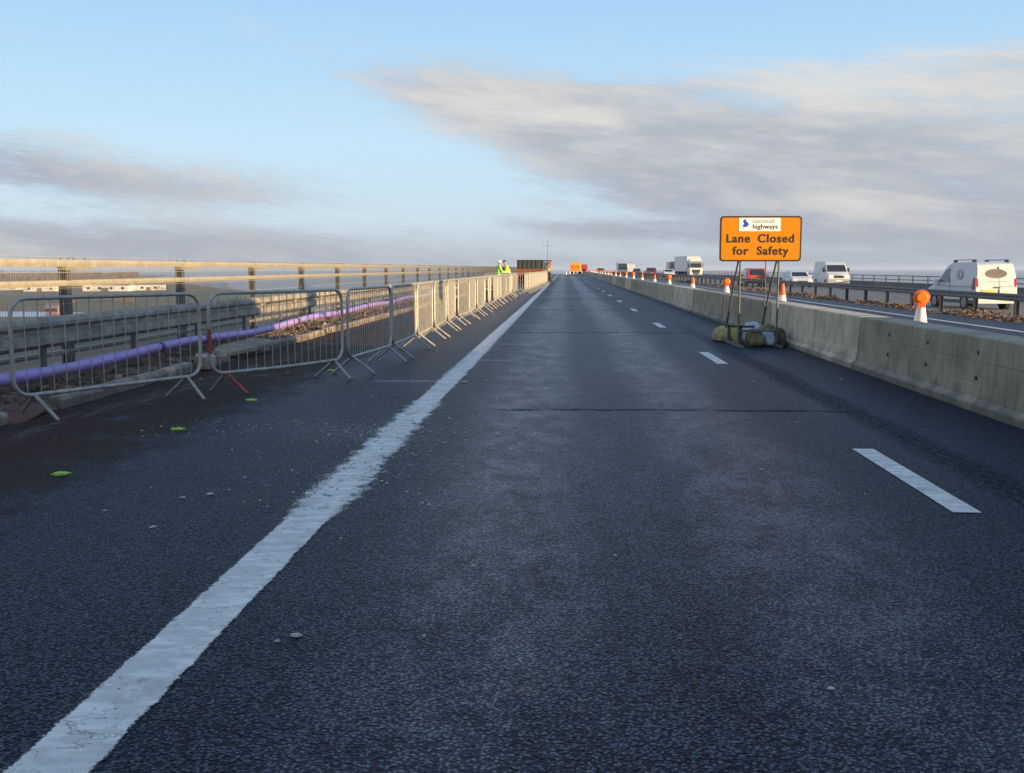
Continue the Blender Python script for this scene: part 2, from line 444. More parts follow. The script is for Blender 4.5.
def concrete_mat(name, col=(0.33, 0.295, 0.225), streak=0.6):
    m, g, p = M(name)
    geo = g.n('ShaderNodeTexCoord').outputs['Object']
    oi = g.n('ShaderNodeObjectInfo').outputs['Random']
    off = g.n('ShaderNodeVectorMath', operation='ADD'); g.link(geo, off.inputs[0])
    g.link(g.comb(g.m('MULTIPLY', oi, 37.0), g.m('MULTIPLY', oi, 91.0), 0.0), off.inputs[1]); v = off.outputs[0]
    n = g.noise(v, 2.2, 8, 0.62, 0.2); st = g.noise(g.scalev(v, (1, 5, 0.7)), 2.2, 7, 0.65)
    c = g.mix(g.ss(n, 0.3, 0.7), tuple(k * 0.72 for k in col), tuple(k * 1.25 for k in col))
    c = g.mix(g.m('MULTIPLY', g.ss(st, 0.46, 0.66), streak), c, tuple(k * 0.40 for k in col))
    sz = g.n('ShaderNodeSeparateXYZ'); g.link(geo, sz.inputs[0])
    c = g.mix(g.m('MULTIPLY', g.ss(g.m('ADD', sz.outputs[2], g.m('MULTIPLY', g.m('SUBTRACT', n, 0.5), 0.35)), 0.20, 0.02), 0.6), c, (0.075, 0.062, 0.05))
    c = g.mix(g.m('MULTIPLY', g.ss(g.noise(v, 5, 8, 0.75), 0.57, 0.70), 0.6), c, (0.22, 0.13, 0.07))
    tone = g.m('ADD', 0.78, g.m('MULTIPLY', oi, 0.42))
    sc = g.n('ShaderNodeVectorMath', operation='SCALE'); g.link(c, sc.inputs[0]); g.link(tone, sc.inputs['Scale'])
    g.link(sc.outputs[0], p.inputs['Base Color']); p.inputs['Roughness'].default_value = 0.68
    b = g.n('ShaderNodeBump'); b.inputs['Strength'].default_value = 0.5; b.inputs['Distance'].default_value = 0.008
    g.link(g.m('ADD', g.noise(v, 45, 5, 0.7), g.m('MULTIPLY', st, 0.7)), b.inputs['Height']); g.link(b.outputs[0], p.inputs['Normal'])
    return m


m_road = asphalt('asphalt_near')
m_road2 = asphalt('asphalt_plain', (0.035, 0.037, 0.042), tracks=False, brown=False)
m_edge = paint_mat('edge_paint', 0.112, -1.405, (5.7, 10.0))
m_dash = paint_mat('lane_paint', 0.08, thr=0.34)
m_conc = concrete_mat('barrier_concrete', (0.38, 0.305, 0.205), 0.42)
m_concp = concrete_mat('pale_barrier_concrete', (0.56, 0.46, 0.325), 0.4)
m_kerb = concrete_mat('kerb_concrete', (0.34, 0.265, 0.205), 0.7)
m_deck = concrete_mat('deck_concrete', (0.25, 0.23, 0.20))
m_galv = base_mat('galvanised_steel', (0.40, 0.385, 0.345), 0.5, 0.35, 0.2, 9, 0.15, 90, (0.26, 0.20, 0.14), 0.45)
m_galvd = base_mat('weathered_galvanised_steel', (0.29, 0.265, 0.225), 0.62, 0.2, 0.3, 4, 0.2, 60, (0.13, 0.09, 0.06), 0.8)
m_alu = base_mat('aluminium_rail', (0.44, 0.385, 0.28), 0.5, 0.25, 0.12, 6, 0.1, 50, (0.3, 0.26, 0.2), 0.35)
m_wire = base_mat('mesh_wire', (0.36, 0.34, 0.30), 0.55, 0.3, 0.2, 5)
m_post = base_mat('dark_post_steel', (0.115, 0.10, 0.085), 0.6, 0.2, 0.25, 6, 0.1, 60)
m_dsteel = base_mat('dull_grey_steel', (0.13, 0.125, 0.12), 0.62, 0.15, 0.22, 3, 0.15, 40, (0.08, 0.06, 0.05), 0.5)
m_purple = base_mat('purple_plastic', (0.33, 0.22, 0.58), 0.42, 0, 0.15, 3, 0.10, 14, (0.30, 0.24, 0.33), 0.6)
m_purpd = base_mat('dark_band_plastic', (0.05, 0.04, 0.10), 0.5)
m_rubble = base_mat('rubble_earth', (0.125, 0.088, 0.062), 0.95, 0, 0.6, 7, 1.0, 30, (0.26, 0.20, 0.15), 0.5)
m_white = base_mat('white_vehicle_paint', (0.56, 0.57, 0.58), 0.32, 0, 0.04, 3, 0, 1, (0.42, 0.40, 0.36), 0.22, coat=0.4)
m_black = base_mat('black_plastic', (0.025, 0.025, 0.027), 0.5, 0, 0.2, 10)
m_rubber = base_mat('tyre_rubber', (0.028, 0.027, 0.026), 0.8, 0, 0.2, 10)
m_rim = base_mat('wheel_rim_metal', (0.33, 0.33, 0.34), 0.4, 0.6, 0.1, 8)
m_glass = base_mat('vehicle_glass', (0.018, 0.022, 0.027), 0.14, 0, 0.1, 3, spec=0.8)
m_redcar = base_mat('red_car_paint', (0.42, 0.055, 0.035), 0.3, 0, 0.05, 3, coat=0.4)
m_dred = base_mat('maroon_car_paint', (0.12, 0.02, 0.025), 0.3, 0, 0.05, 3, coat=0.4)
m_dark = base_mat('dark_car_paint', (0.04, 0.045, 0.06), 0.3, 0, 0.05, 3, coat=0.4)
m_lamp = base_mat('clear_lens', (0.75, 0.75, 0.72), 0.2, 0.1, 0.05, 5, spec=0.8)
m_tail = base_mat('red_lens', (0.40, 0.012, 0.02), 0.25, 0, 0.1, 5)
m_amber = base_mat('amber_lens', (0.85, 0.20, 0.01), 0.3, 0, 0.15, 14)
m_plate = base_mat('yellow_plate', (0.72, 0.48, 0.03), 0.45, 0, 0.05, 9)
m_plate_w = base_mat('white_plate', (0.75, 0.75, 0.72), 0.45, 0, 0.05, 9)
m_orange = base_mat('cone_orange', (0.78, 0.11, 0.025), 0.5, 0, 0.12, 9, 0.05, 40, (0.5, 0.16, 0.08), 0.3)
m_sleeve = base_mat('cone_white_sleeve', (0.78, 0.72, 0.68), 0.45, 0, 0.06, 9, 0, 1, (0.55, 0.45, 0.4), 0.35)
m_signo = base_mat('sign_orange', (0.54, 0.195, 0.001), 0.65, 0, 0.06, 5, 0, 1, (0.46, 0.17, 0.01), 0.35, spec=0.2)
m_signk = base_mat('sign_black', (0.022, 0.008, 0.008), 0.55, 0, 0.1, 9)
m_signw = base_mat('sign_white', (0.85, 0.83, 0.78), 0.5, 0, 0.03, 9)
m_blue = base_mat('logo_blue', (0.012, 0.06, 0.42), 0.5, 0, 0.05, 9)
m_grey = base_mat('logo_grey', (0.33, 0.33, 0.36), 0.5, 0, 0.05, 9)
m_bagy = base_mat('yellow_sandbag', (0.36, 0.315, 0.12), 0.9, 0, 0.3, 7, 0.7, 45, (0.14, 0.12, 0.06), 0.7)
m_bago = base_mat('olive_sandbag', (0.075, 0.068, 0.04), 0.9, 0, 0.35, 7, 0.7, 45, (0.30, 0.28, 0.2), 0.5)
m_bagm = base_mat('dirty_green_sandbag', (0.19, 0.165, 0.075), 0.9, 0, 0.4, 6, 0.8, 45, (0.06, 0.055, 0.035), 0.85)
m_bagw = base_mat('white_sandbag', (0.46, 0.52, 0.58), 0.85, 0, 0.2, 7, 0.6, 45, (0.2, 0.2, 0.2), 0.5)
m_lime = base_mat('lime_marker', (0.34, 0.55, 0.04), 0.6, 0, 0.3, 40, 0.3, 80, (0.12, 0.14, 0.04), 0.7)
m_chip = base_mat('pale_chips', (0.42, 0.38, 0.34), 0.8, 0, 0.3, 20)
m_leaf = base_mat('dead_leaves', (0.17, 0.105, 0.07), 0.85, 0, 0.5, 5)
m_hivis = base_mat('hi_vis_yellow', (0.62, 0.85, 0.02), 0.7, 0, 0.1, 9)
m_hivis2 = base_mat('hi_vis_green', (0.30, 0.66, 0.05), 0.7, 0, 0.1, 9)
m_tape = base_mat('reflective_tape', (0.70, 0.70, 0.68), 0.3, 0.1, 0.05, 9)
m_skin = base_mat('skin', (0.45, 0.26, 0.19), 0.6, 0, 0.08, 9)
m_navy = base_mat('dark_trousers', (0.035, 0.03, 0.04), 0.85, 0, 0.2, 9)
m_hair = base_mat('dark_hair', (0.02, 0.015, 0.012), 0.7, 0, 0.2, 9)
m_yell = base_mat('yellow_lorry_paint', (0.72, 0.34, 0.02), 0.45, 0, 0.12, 3)
m_redl = base_mat('red_lorry_paint', (0.40, 0.035, 0.035), 0.45, 0, 0.12, 3)
m_rust = base_mat('rusty_red_steel', (0.20, 0.055, 0.03), 0.7, 0, 0.3, 4, 0.2, 30)
m_dgreen = base_mat('dark_green_steel', (0.035, 0.05, 0.045), 0.6, 0, 0.3, 4, 0.1, 30)
m_redpaint = base_mat('red_painted_steel', (0.34, 0.05, 0.045), 0.5, 0, 0.1, 9)
m_board = base_mat('brown_board', (0.12, 0.055, 0.04), 0.8, 0, 0.25, 6, 0.2, 40)
m_bluegl = base_mat('green_tinted_glass', (0.05, 0.10, 0.11), 0.12, 0, 0.1, 3, spec=0.9)

# ------------------------------------------------------------------ water, land, deck
# water
m, gg, p = M('estuary_water')
geo = gg.n('ShaderNodeNewGeometry').outputs['Position']
c = gg.mix(gg.ss(gg.noise(gg.scalev(geo, (0.5, 1, 1)), 0.004, 5, 0.6), 0.35, 0.65), (0.10, 0.11, 0.13), (0.17, 0.16, 0.17))
gg.link(c, p.inputs['Base Color']); p.inputs['Roughness'].default_value = 0.35
b = gg.n('ShaderNodeBump'); b.inputs['Strength'].default_value = 0.25; b.inputs['Distance'].default_value = 0.3
gg.link(gg.noise(geo, 0.4, 4, 0.6), b.inputs['Height']); gg.link(b.outputs[0], p.inputs['Normal'])
mb = MB(); mb.add([(-9800, -550, -16.4), (9800, -550, -16.4), (9800, 9800, -16.4), (-9800, 9800, -16.4)], [(0, 1, 2, 3)])
tag(mb.build('water', m, fix=False), kind='structure')
# low land on the left bank
m, gg, p = M('flat_farmland')
geo = gg.n('ShaderNodeNewGeometry').outputs['Position']
v1 = gg.n('ShaderNodeTexVoronoi', feature='F1'); gg.link(gg.scalev(geo, (0.5, 1.0, 1)), v1.inputs['Vector']); v1.inputs['Scale'].default_value = 0.012
vc = gg.n('ShaderNodeSeparateColor'); gg.link(v1.outputs['Color'], vc.inputs[0])
nn = gg.noise(geo, 0.03, 7, 0.65)
c = gg.mix(gg.ss(vc.outputs[0], 0.35, 0.6), (0.10, 0.09, 0.03), (0.19, 0.10, 0.05))
c = gg.mix(gg.ss(vc.outputs[1], 0.6, 0.75), c, (0.07, 0.115, 0.03))
c = gg.mix(gg.ss(nn, 0.5, 0.7), c, (0.09, 0.055, 0.04))
gg.link(c, p.inputs['Base Color']); p.inputs['Roughness'].default_value = 0.9
shore = [(-20, 60), (-45, 220), (-75, 330), (-150, 560), (-185, 720), (-290, 860), (-380, 1050), (-800, 2000), (-1000, 2600), (-6000, 3000), (-6000, 60)]
mb = MB(); mb.add([(x, y, -16.0) for x, y in shore], [tuple(range(len(shore)))])
mb.v += []
tag(mb.build('land', m, fix=False), kind='structure')
# river channel crossing the land (lies in the fields)
m_riv, gg, p = M('river_water')
p.inputs['Base Color'].default_value = (0.16, 0.21, 0.30, 1); p.inputs['Roughness'].default_value = 0.2
geo = gg.n('ShaderNodeNewGeometry').outputs['Position']
b = gg.n('ShaderNodeBump'); b.inputs['Strength'].default_value = 0.15; b.inputs['Distance'].default_value = 0.1
gg.link(gg.noise(geo, 0.8, 4, 0.6), b.inputs['Height']); gg.link(b.outputs[0], p.inputs['Normal'])
mb = MB(); ch = [(-400, 330), (-230, 352), (-195, 358), (-170, 366), (-170, 380), (-196, 398), (-240, 404), (-400, 400)]
mb.add([(x, y, -15.9) for x, y in ch], [tuple(range(len(ch)))])
tag(mb.build('river', m_riv, fix=False), kind='structure')

YS = [-14] + list(range(-10, 180, 10)) + list(range(180, 700, 20)) + [760, 900]


def strip(name, x0, x1, mat, z=0.0, ys=YS, z2=None):
    mb = MB(); z2 = z if z2 is None else z2
    vs = []
    for y in ys: vs += [(x0, y, z + zc(y)), (x1, y, z2 + zc(y))]
    mb.add(vs, [(2 * i, 2 * i + 1, 2 * i + 3, 2 * i + 2) for i in range(len(ys) - 1)])
    return mb.build(name, mat, fix=False)


tag(strip('road', -4.93, 11.3, m_road), kind='structure')
tag(strip('far_road', 14.3, 29.5, m_road2, -0.35), kind='structure')
tag(strip('central_reserve', 11.3, 14.3, m_rubble, -0.004, z2=-0.345), kind='structure')
mb = MB(); mb.sweep([(-6.55, -1.6), (-6.55, 0.16), (-5.95, 0.16), (-5.95, -0.06), (29.6, -0.40), (29.6, -0.1), (30.3, -0.1), (30.3, -1.8)], YS)
tag(mb.build('bridge_deck', m_deck), kind='structure')
# broken verge between kerb and parapet
mb = MB(); vs = []; nx = 9; ysv = [0.12 * i + 5 for i in range(int(65 / 0.12))]
for y in ysv:
    for i in range(nx):
        x = -5.96 + i * (1.02 / (nx - 1))
        h = 0.07 + 0.075 * noise.noise(Vector((x * 4, y * 3, 0))) + 0.05 * noise.noise(Vector((x * 14, y * 12, 3)))
        if i == 0: h = 0.15
        if i == nx - 1: h = 0.0
        vs.append((x + (0.02 * rnd.random() if 0 < i < nx - 1 else 0), y, h))
mb.add(vs, [(r_ * nx + i, r_ * nx + i + 1, (r_ + 1) * nx + i + 1, (r_ + 1) * nx + i) for r_ in range(len(ysv) - 1) for i in range(nx - 1)])
tag(mb.build('verge', m_rubble, fix=False), kind='structure')
tag(strip('verge', -5.96, -4.93, m_rubble, 0.07, [y for y in YS if y >= 70]), kind='structure')

# ------------------------------------------------------------------ road paint
YE = [0.5 * i for i in range(-6, 80)] + list(range(40, 180, 5)) + list(range(180, 420, 10))
tag(strip('edge_line', -1.405 - 0.36, -1.405 + 0.36, m_edge, 0.004, YE), kind='structure')
dash = MB()
k = 0
for k in range(0, 34):
    y0 = 5.80 + 9.06 * k
    if k == 0: y0, y1 = 5.80, 7.86
    else: y1 = y0 + 2.1
    dash.add([(2.19, y0, 0.004 + zc(y0)), (2.35, y0, 0.004 + zc(y0)), (2.35, y1, 0.004 + zc(y1)), (2.19, y1, 0.004 + zc(y1))], [(0, 1, 2, 3)])
tag(dash.build('lane_line', m_dash, fix=False), kind='structure')
tag(strip('right_edge_line', 9.78, 9.95, m_dash, 0.004), kind='structure')

# ------------------------------------------------------------------ concrete barrier blocks
def conc_block(L, bolts=False, mat=None):
    t = empty('concrete_barrier', (0, 0, 0))
    prof = [(3.92, 0.0), (3.92, 0.07), (3.975, 0.12), (3.985, 0.245), (3.99, 0.25), (3.995, 0.46), (4.003, 0.466), (3.998, 0.475), (4.005, 0.70), (4.02, 0.715),
            (4.38, 0.715), (4.395, 0.70), (4.415, 0.12), (4.48, 0.07), (4.48, 0.0)]
    n = 24; ys = [0.028] + [L * i / n for i in range(1, n)] + [L - 0.028]
    b = MB()
    b.sweep([(x - 4.2, z) for x, z in prof], ys, dz=lambda y: 0.0)
    b.build('block', mat or m_conc, t)
    for zz, ts in () if not bolts else ((0.555, (0.78, 2.05, 3.45, 4.8)), (0.31, (0.78, 2.05, 3.45, 4.8))):
        for q in ts:
            h = MB(); xx = -0.192 if zz > 0.4 else -0.205
            h.cyl((xx - 0.016, q, zz), (xx + 0.03, q, zz), 0.021, n=10); h.build('bolt_socket', m_black, t)
    return t


BL = 6.1
proto_b = conc_block(BL); bolt_b = conc_block(BL, True); pale_b = conc_block(BL, False, m_concp)
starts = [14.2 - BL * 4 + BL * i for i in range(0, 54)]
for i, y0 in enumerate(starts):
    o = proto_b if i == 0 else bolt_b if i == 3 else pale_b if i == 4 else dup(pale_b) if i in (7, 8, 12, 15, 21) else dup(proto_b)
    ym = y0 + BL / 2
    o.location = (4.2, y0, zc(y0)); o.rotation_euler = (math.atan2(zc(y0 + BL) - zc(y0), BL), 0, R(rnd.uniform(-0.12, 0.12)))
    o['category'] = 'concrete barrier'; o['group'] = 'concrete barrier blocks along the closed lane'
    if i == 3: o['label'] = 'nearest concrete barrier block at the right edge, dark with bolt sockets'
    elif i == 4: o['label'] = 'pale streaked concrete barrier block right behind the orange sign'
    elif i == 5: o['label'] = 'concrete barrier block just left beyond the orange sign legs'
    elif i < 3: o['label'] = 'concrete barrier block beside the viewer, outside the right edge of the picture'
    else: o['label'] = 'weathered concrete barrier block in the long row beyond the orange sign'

# ------------------------------------------------------------------ cones
def make_cone(lamp):
    t = empty('traffic_cone', (0, 0, 0))
    b = MB()
    b.box(-0.24, 0.24, -0.24, 0.24, 0, 0.05); b.build('cone_base', m_black, t, bevel=0.012)
    b = MB(); prof = [(0.185, 0.05), (0.165, 0.12), (0.150, 0.20)]
    for i in range(len(prof) - 1): b.cyl((0, 0, prof[i][1]), (0, 0, prof[i + 1][1]), prof[i][0], prof[i + 1][0], 20, False)
    b.build('cone_foot', m_orange, t, smooth=True); b = MB()
    if lamp:
        b.cyl((0, 0, 0.84), (0, 0, 0.93), 0.040, 0.030, 20)
    else:
        b.cyl((0, 0, 0.78), (0, 0, 1.00), 0.066, 0.040, 20); b.cyl((0, 0, 1.0), (0, 0, 1.03), 0.040, 0.028, 20)
    b.build('cone_tip', m_orange, t, smooth=True)
    b = MB(); b.cyl((0, 0, 0.20), (0, 0, 0.84 if lamp else 0.78), 0.152, 0.056 if lamp else 0.068, 24); b.build('sleeve', m_sleeve, t, smooth=True)
    if lamp:
        h = MB(); h.box(-0.05, 0.05, -0.035, 0.035, 0.84, 0.93); h.cyl((0, 0.03, 0.975), (0, -0.03, 0.975), 0.105, n=28)
        l = h.build('lamp', m_orange, t, bevel=0.006)
        q = MB(); q.cyl((0, -0.028, 0.975), (0, -0.052, 0.975), 0.088, 0.06, 28); q.build('lens', m_amber, l, smooth=True)
        q = MB(); q.cyl((0, 0.028, 0.975), (0, 0.052, 0.975), 0.088, 0.06, 28); q.build('lens', m_amber, l, smooth=True)
    return t


cl, cp = make_cone(True), make_cone(False)
cyl_ = [14.2, 23.1, 30.9, 39.3, 47.5, 56.0, 64.5, 73, 81.5, 90, 98.5, 107, 115.5, 124, 132.5, 141, 150, 158, 167, 175, 184, 193]
cy_lab = ['white sleeved cone with round amber lamp, nearest, behind the right-hand barrier',
          'unlit orange and white cone seen between the right legs of the sign',
          'lamp-topped cone just left of the orange sign legs',
          'orange cone with white sleeve below the white lorry',
          'lamp-topped cone below the white car in the far traffic',
          'orange cone below the maroon car in the far traffic']
ul = [False, False]
for i, y in enumerate(cyl_):
    lamp = i % 2 == 0 and i != 6 or i == 7
    k = 0 if lamp else 1; src = cl if lamp else cp
    o = dup(src) if ul[k] else src; ul[k] = True
    o.location = (4.79 + rnd.uniform(-0.03, 0.03), y, zc(y)); o.rotation_euler = (0, 0, R(rnd.uniform(-12, 12)))
    o['category'] = 'traffic cone'; o['group'] = 'cones behind the concrete barrier'
    o['label'] = cy_lab[i] if i < 6 else ('small far cone with lamp in the row behind the concrete barrier' if lamp else 'small far plain cone in the row behind the concrete barrier')
for i, (x, y) in enumerate([(0.2, 178), (0.9, 184), (1.6, 190), (2.3, 196), (3.0, 186), (4.9, 215), (4.9, 235)]):
    o = dup(cp); o.location = (x, y, zc(y)); o['category'] = 'traffic cone'; o['group'] = 'cones across the road far ahead'
    o['label'] = 'tiny cone across the road in front of the yellow lorry' if i < 5 else 'tiny cone at the far crest by the concrete barrier'

# ------------------------------------------------------------------ lane closed sign
SX, SY = 3.36, 18.1
sg = empty('road_sign', (SX, SY, 0), 'orange Lane Closed for Safety sign on a frame weighted with sandbags', 'road sign', rz=R(1.5))


def rrect(w, h, r, n=5):
    pts = []
    for cx, cy, a0 in ((w / 2 - r, h / 2 - r, 0), (-w / 2 + r, h / 2 - r, 90), (-w / 2 + r, -h / 2 + r, 180), (w / 2 - r, -h / 2 + r, 270)):
        for i in range(n + 1):
            a = R(a0 + 90 * i / n); pts.append((cx + r * math.cos(a), cy + r * math.sin(a)))
    return pts


ZS = 1.87; SW, SH = 1.40, 0.775
tilt = Matrix.Rotation(R(-1.0), 4, 'Y')
pl = MB(); pl.prism(rrect(SW, SH, 0.06), lambda a, b, c: Vector((a, c, ZS + b)), 0.02); po = pl.build('panel', m_signk, sg)
pl = MB(); pl.prism(rrect(SW - 0.055, SH - 0.055, 0.045), lambda a, b, c: Vector((a, c - 0.0035, ZS + b)), 0.003); pl.build('orange_face', m_signo, po)
pl = MB(); pl.prism([(-0.40, 0.13), (0.31, 0.13), (0.31, 0.355), (-0.40, 0.355)], lambda a, b, c: Vector((a + 0.025, c - 0.0075, ZS + b)), 0.0035); wl = pl.build('logo_panel', m_signw, sg)
# blue emblem: outline of a country
em = [(-0.275, 0.335), (-0.262, 0.342), (-0.25, 0.325), (-0.245, 0.30), (-0.225, 0.285), (-0.215, 0.268), (-0.20, 0.262), (-0.198, 0.245), (-0.212, 0.228),
      (-0.22, 0.212), (-0.245, 0.20), (-0.275, 0.195), (-0.30, 0.183), (-0.325, 0.172), (-0.318, 0.182), (-0.295, 0.20), (-0.287, 0.212), (-0.308, 0.215),
      (-0.31, 0.228), (-0.29, 0.24), (-0.285, 0.262), (-0.30, 0.285), (-0.30, 0.305), (-0.285, 0.32)]
pl = MB(); pl.prism(em, lambda a, b, c: Vector((a - 0.008, c - 0.010, ZS + b)), 0.002); pl.build('emblem', m_blue, wl)


def text(body, size, x, z, mat, parent, name='lettering', bold=0.0, y=-0.0075, space=1.0, align='CENTER', rot=0.0):
    cu = bpy.data.curves.new('t', 'FONT'); cu.body = body; cu.size = size; cu.align_x = align; cu.align_y = 'CENTER'
    cu.offset = bold; cu.extrude = 0.0015; cu.space_character = space; cu.space_word = 1.6 if space > 1 else 1.0
    ob = bpy.data.objects.new('t', cu); COL.objects.link(ob)
    dg = bpy.context.evaluated_depsgraph_get()
    me = bpy.data.meshes.new_from_object(ob.evaluated_get(dg))
    bpy.data.objects.remove(ob)
    me.materials.clear(); me.materials.append(mat)
    o = bpy.data.objects.new(name, me); COL.objects.link(o); o.parent = parent
    o.location = (x, y, z); o.rotation_euler = (R(90), 0, rot)
    return o


for wd, wx, wz in (('Lane', -0.385, 0.0), ('Closed', 0.265, 0.0), ('for', -0.34, -0.21), ('Safety', 0.21, -0.21)):
    text(wd, 0.198, wx, ZS + wz, m_signk, sg, bold=0.0045, space=1.13)
text('national', 0.115, -0.145, ZS + 0.30, m_grey, wl, bold=0.0008, space=1.02, align='LEFT', y=-0.010)
text('highways', 0.115, -0.145, ZS + 0.205, m_signk, wl, bold=0.0015, space=1.05, align='LEFT', y=-0.010)
for xx in (-0.33, 0.33):
    l = MB(); l.tube([(xx, 0.035, ZS + 0.35), (xx, 0.035, 1.45), (xx, 0.05, 0.05)], 0.017, 8); l.build('front_leg', m_dsteel, sg)
    l = MB(); l.tube([(xx - 0.02, 0.045, ZS - 0.30), (xx + 0.02, 1.55, 0.05)], 0.017, 8); l.build('rear_leg', m_dsteel, sg)
    l = MB(); l.box(xx - 0.022, xx + 0.022, -0.35, 1.75, 0.004, 0.05); l.build('foot_bar', m_dsteel, sg)
    l = MB(); l.tube([(xx + 0.01, 1.1, 0.03), (xx + 0.01, 1.1, 1.55)], 0.01, 6) if xx > 0 else l.tube([(xx, 0.8, 0.03), (xx, 0.8, 0.28)], 0.01, 6)
    l.build('brace', m_dsteel, sg)
for q_ in (-0.27, 0.22):
    l = MB(); l.box(-0.35, 0.35, 0.022, 0.045, ZS + q_, ZS + q_ + 0.05); l.build('crossbar', m_dsteel, sg)
l = MB(); l.box(-0.34, 0.34, 0.02, 0.06, 0.26, 0.30); l.build('crossbar', m_dsteel, sg)


def sandbag(name, loc, size, mat, label, rz=0, seed=0, tilt_=(0, 0)):
    import bmesh
    bm = bmesh.new(); bmesh.ops.create_icosphere(bm, subdivisions=4, radius=1)
    for v in bm.verts:
        p = v.co.copy()
        q = Vector([math.copysign(abs(c_) ** 0.55, c_) for c_ in p])
        q = q.normalized() * (0.55 * q.length + 0.45) * 0.9
        q *= 1 + 0.10 * noise.noise(p * 1.6 + Vector((seed, 0, 0))) + 0.045 * noise.noise(p * 5 + Vector((0, seed, 0))) - 0.10 * abs(noise.noise(Vector((p.x * 2.2, p.y * 2.2, p.z * 6)) + Vector((seed, seed, 0)))) - 0.05 * abs(noise.noise(p * 9))
        sag = 0.86 + 0.16 * (-q.z)
        v.co = Vector((q.x * size[0] / 2 * sag, q.y * size[1] / 2 * sag, max(q.z, -0.78) * size[2] / 2))
    zmin = min(v.co.z for v in bm.verts)
    for v in bm.verts: v.co.z -= zmin
    me = bpy.data.meshes.new(name); bm.to_mesh(me); bm.free(); me.materials.append(mat)
    for p in me.polygons: p.use_smooth = True
    o = bpy.data.objects.new(name, me); COL.objects.link(o); o.location = loc; o.rotation_euler = (R(tilt_[0]), R(tilt_[1]), R(rz))
    return tag(o, label, 'sandbag', 'sandbags weighting the sign frame')


sandbag('sandbag', (3.02, 19.6, 0.0), (0.50, 0.95, 0.34), m_bagy, 'yellow sandbag slumped over the left rear foot of the sign', 10, 1)
sandbag('sandbag', (3.12, 18.75, 0.0), (0.24, 0.62, 0.46), m_bagy, 'tall narrow yellowish sandbag against the left front leg of the sign', -8, 3)
sandbag('sandbag', (3.33, 18.3, 0.0), (0.34, 0.55, 0.38), m_bagm, 'dirty yellow-green sandbag in the middle front of the sign frame', 14, 5)
sandbag('sandbag', (3.46, 19.2, 0.0), (0.55, 0.5, 0.46), m_bagw, 'pale blue-white sandbag at the back behind the yellow-green one', -15, 8)
sandbag('sandbag', (3.57, 18.36, 0.0), (0.24, 0.5, 0.35), m_bagw, 'small pale sandbag squeezed in front between the yellow-green bag and the dark rightmost one', 22, 11)
sandbag('sandbag', (3.77, 18.42, 0.0), (0.32, 0.62, 0.40), m_bago, 'blackish olive sandbag, rightmost under the sign', 4, 14)
sandbag('sandbag', (3.70, 19.0, 0.0), (0.45, 0.55, 0.44), m_bagm, 'olive sandbag behind the blackish rightmost one', -9, 17)
q = MB(); q.box(3.06, 3.1, 18.2, 18.24, 0.02, 0.36); q.box(3.06, 3.32, 18.2, 18.24, 0.33, 0.37); q.box(2.86, 2.9, 18.24, 18.28, 0.12, 0.37); q.box(2.86, 3.1, 18.24, 18.28, 0.335, 0.37)
tag(q.build('steel_bracket', m_board), 'rusty brown steel bracket standing among the sandbags by the left front leg of the sign', 'bracket')

# ------------------------------------------------------------------ crowd barriers
def crowd_barrier(L, nb, bend=0.0, Ht=1.10, zb=0.23, rc=0.16, redleg=False, legs=(0.2, 0.2)):
    t = empty('crowd_barrier', (0, 0, 0))
    def P(u, z): return Vector((bend * math.sin(math.pi * u / L), u, z))       # runs along local +Y
    pts = []
    for cu_, cz, a0 in ((L - rc, Ht - rc, 0), (rc, Ht - rc, 90), (rc, zb + rc, 180), (L - rc, zb + rc, 270)):
        for i in range(6):
            a = R(a0 + 90 * i / 5); pts.append((cu_ + rc * math.cos(a), cz + rc * math.sin(a)))
        if a0 == 0: pts += [(L * (1 - j / 9), Ht) for j in range(1, 9) if rc < L * (1 - j / 9) < L - rc]
        if a0 == 180: pts += [(L * (j / 9), zb) for j in range(1, 9) if rc < L * (j / 9) < L - rc]
    fr = MB(); fr.ref = Vector((1, 0.02, 0.01)); fr.tube([P(u, z) for u, z in pts], 0.019, 10, True); fr.build('frame', m_galv, t, smooth=True)
    b = MB()
    for i in range(nb):
        u = L * (i + 1) / (nb + 1)
        e = max(0, rc - min(u, L - u)); dz = rc - math.sqrt(max(0, rc * rc - e * e)) if e > 0 else 0
        b.cyl(P(u, zb + dz), P(u, Ht - dz), 0.0048, n=6, caps=False)
    b.build('bars', m_galv, t, smooth=True)
    for q, u in enumerate((legs[0], L - legs[1])):
        fx = P(u, 0).x
        for s in (-1, 1):
            l = MB(); y2 = 0.03 if q == 0 else -0.03
            l.tube([(fx + 0.01 * s, u, zb - 0.005), (fx + 0.27 * s, u + y2, 0.02), (fx + 0.285 * s, u + y2, 0.012)], [0.017, 0.017, 0.015], 8)
            red = redleg and q == 0 and s == 1
            o = l.build('leg', m_redpaint if red else m_galv, t, smooth=True)
            if red: o['label'] = 'red painted leg'
    for zz in (Ht - 0.33, zb + 0.2):
        h = MB(); h.tube([P(0, zz) + Vector((0, 0.0, 0)), P(0, zz) + Vector((0, -0.045, 0)), P(0, zz) + Vector((0, -0.05, -0.05))], 0.008, 6)
        h.build('hook', m_galv, t)
    return t


def place_between(o, a, b):
    o.location = (a[0], a[1], zc(a[1])); o.rotation_euler = (0, 0, math.atan2(-(b[0] - a[0]), b[1] - a[1]))


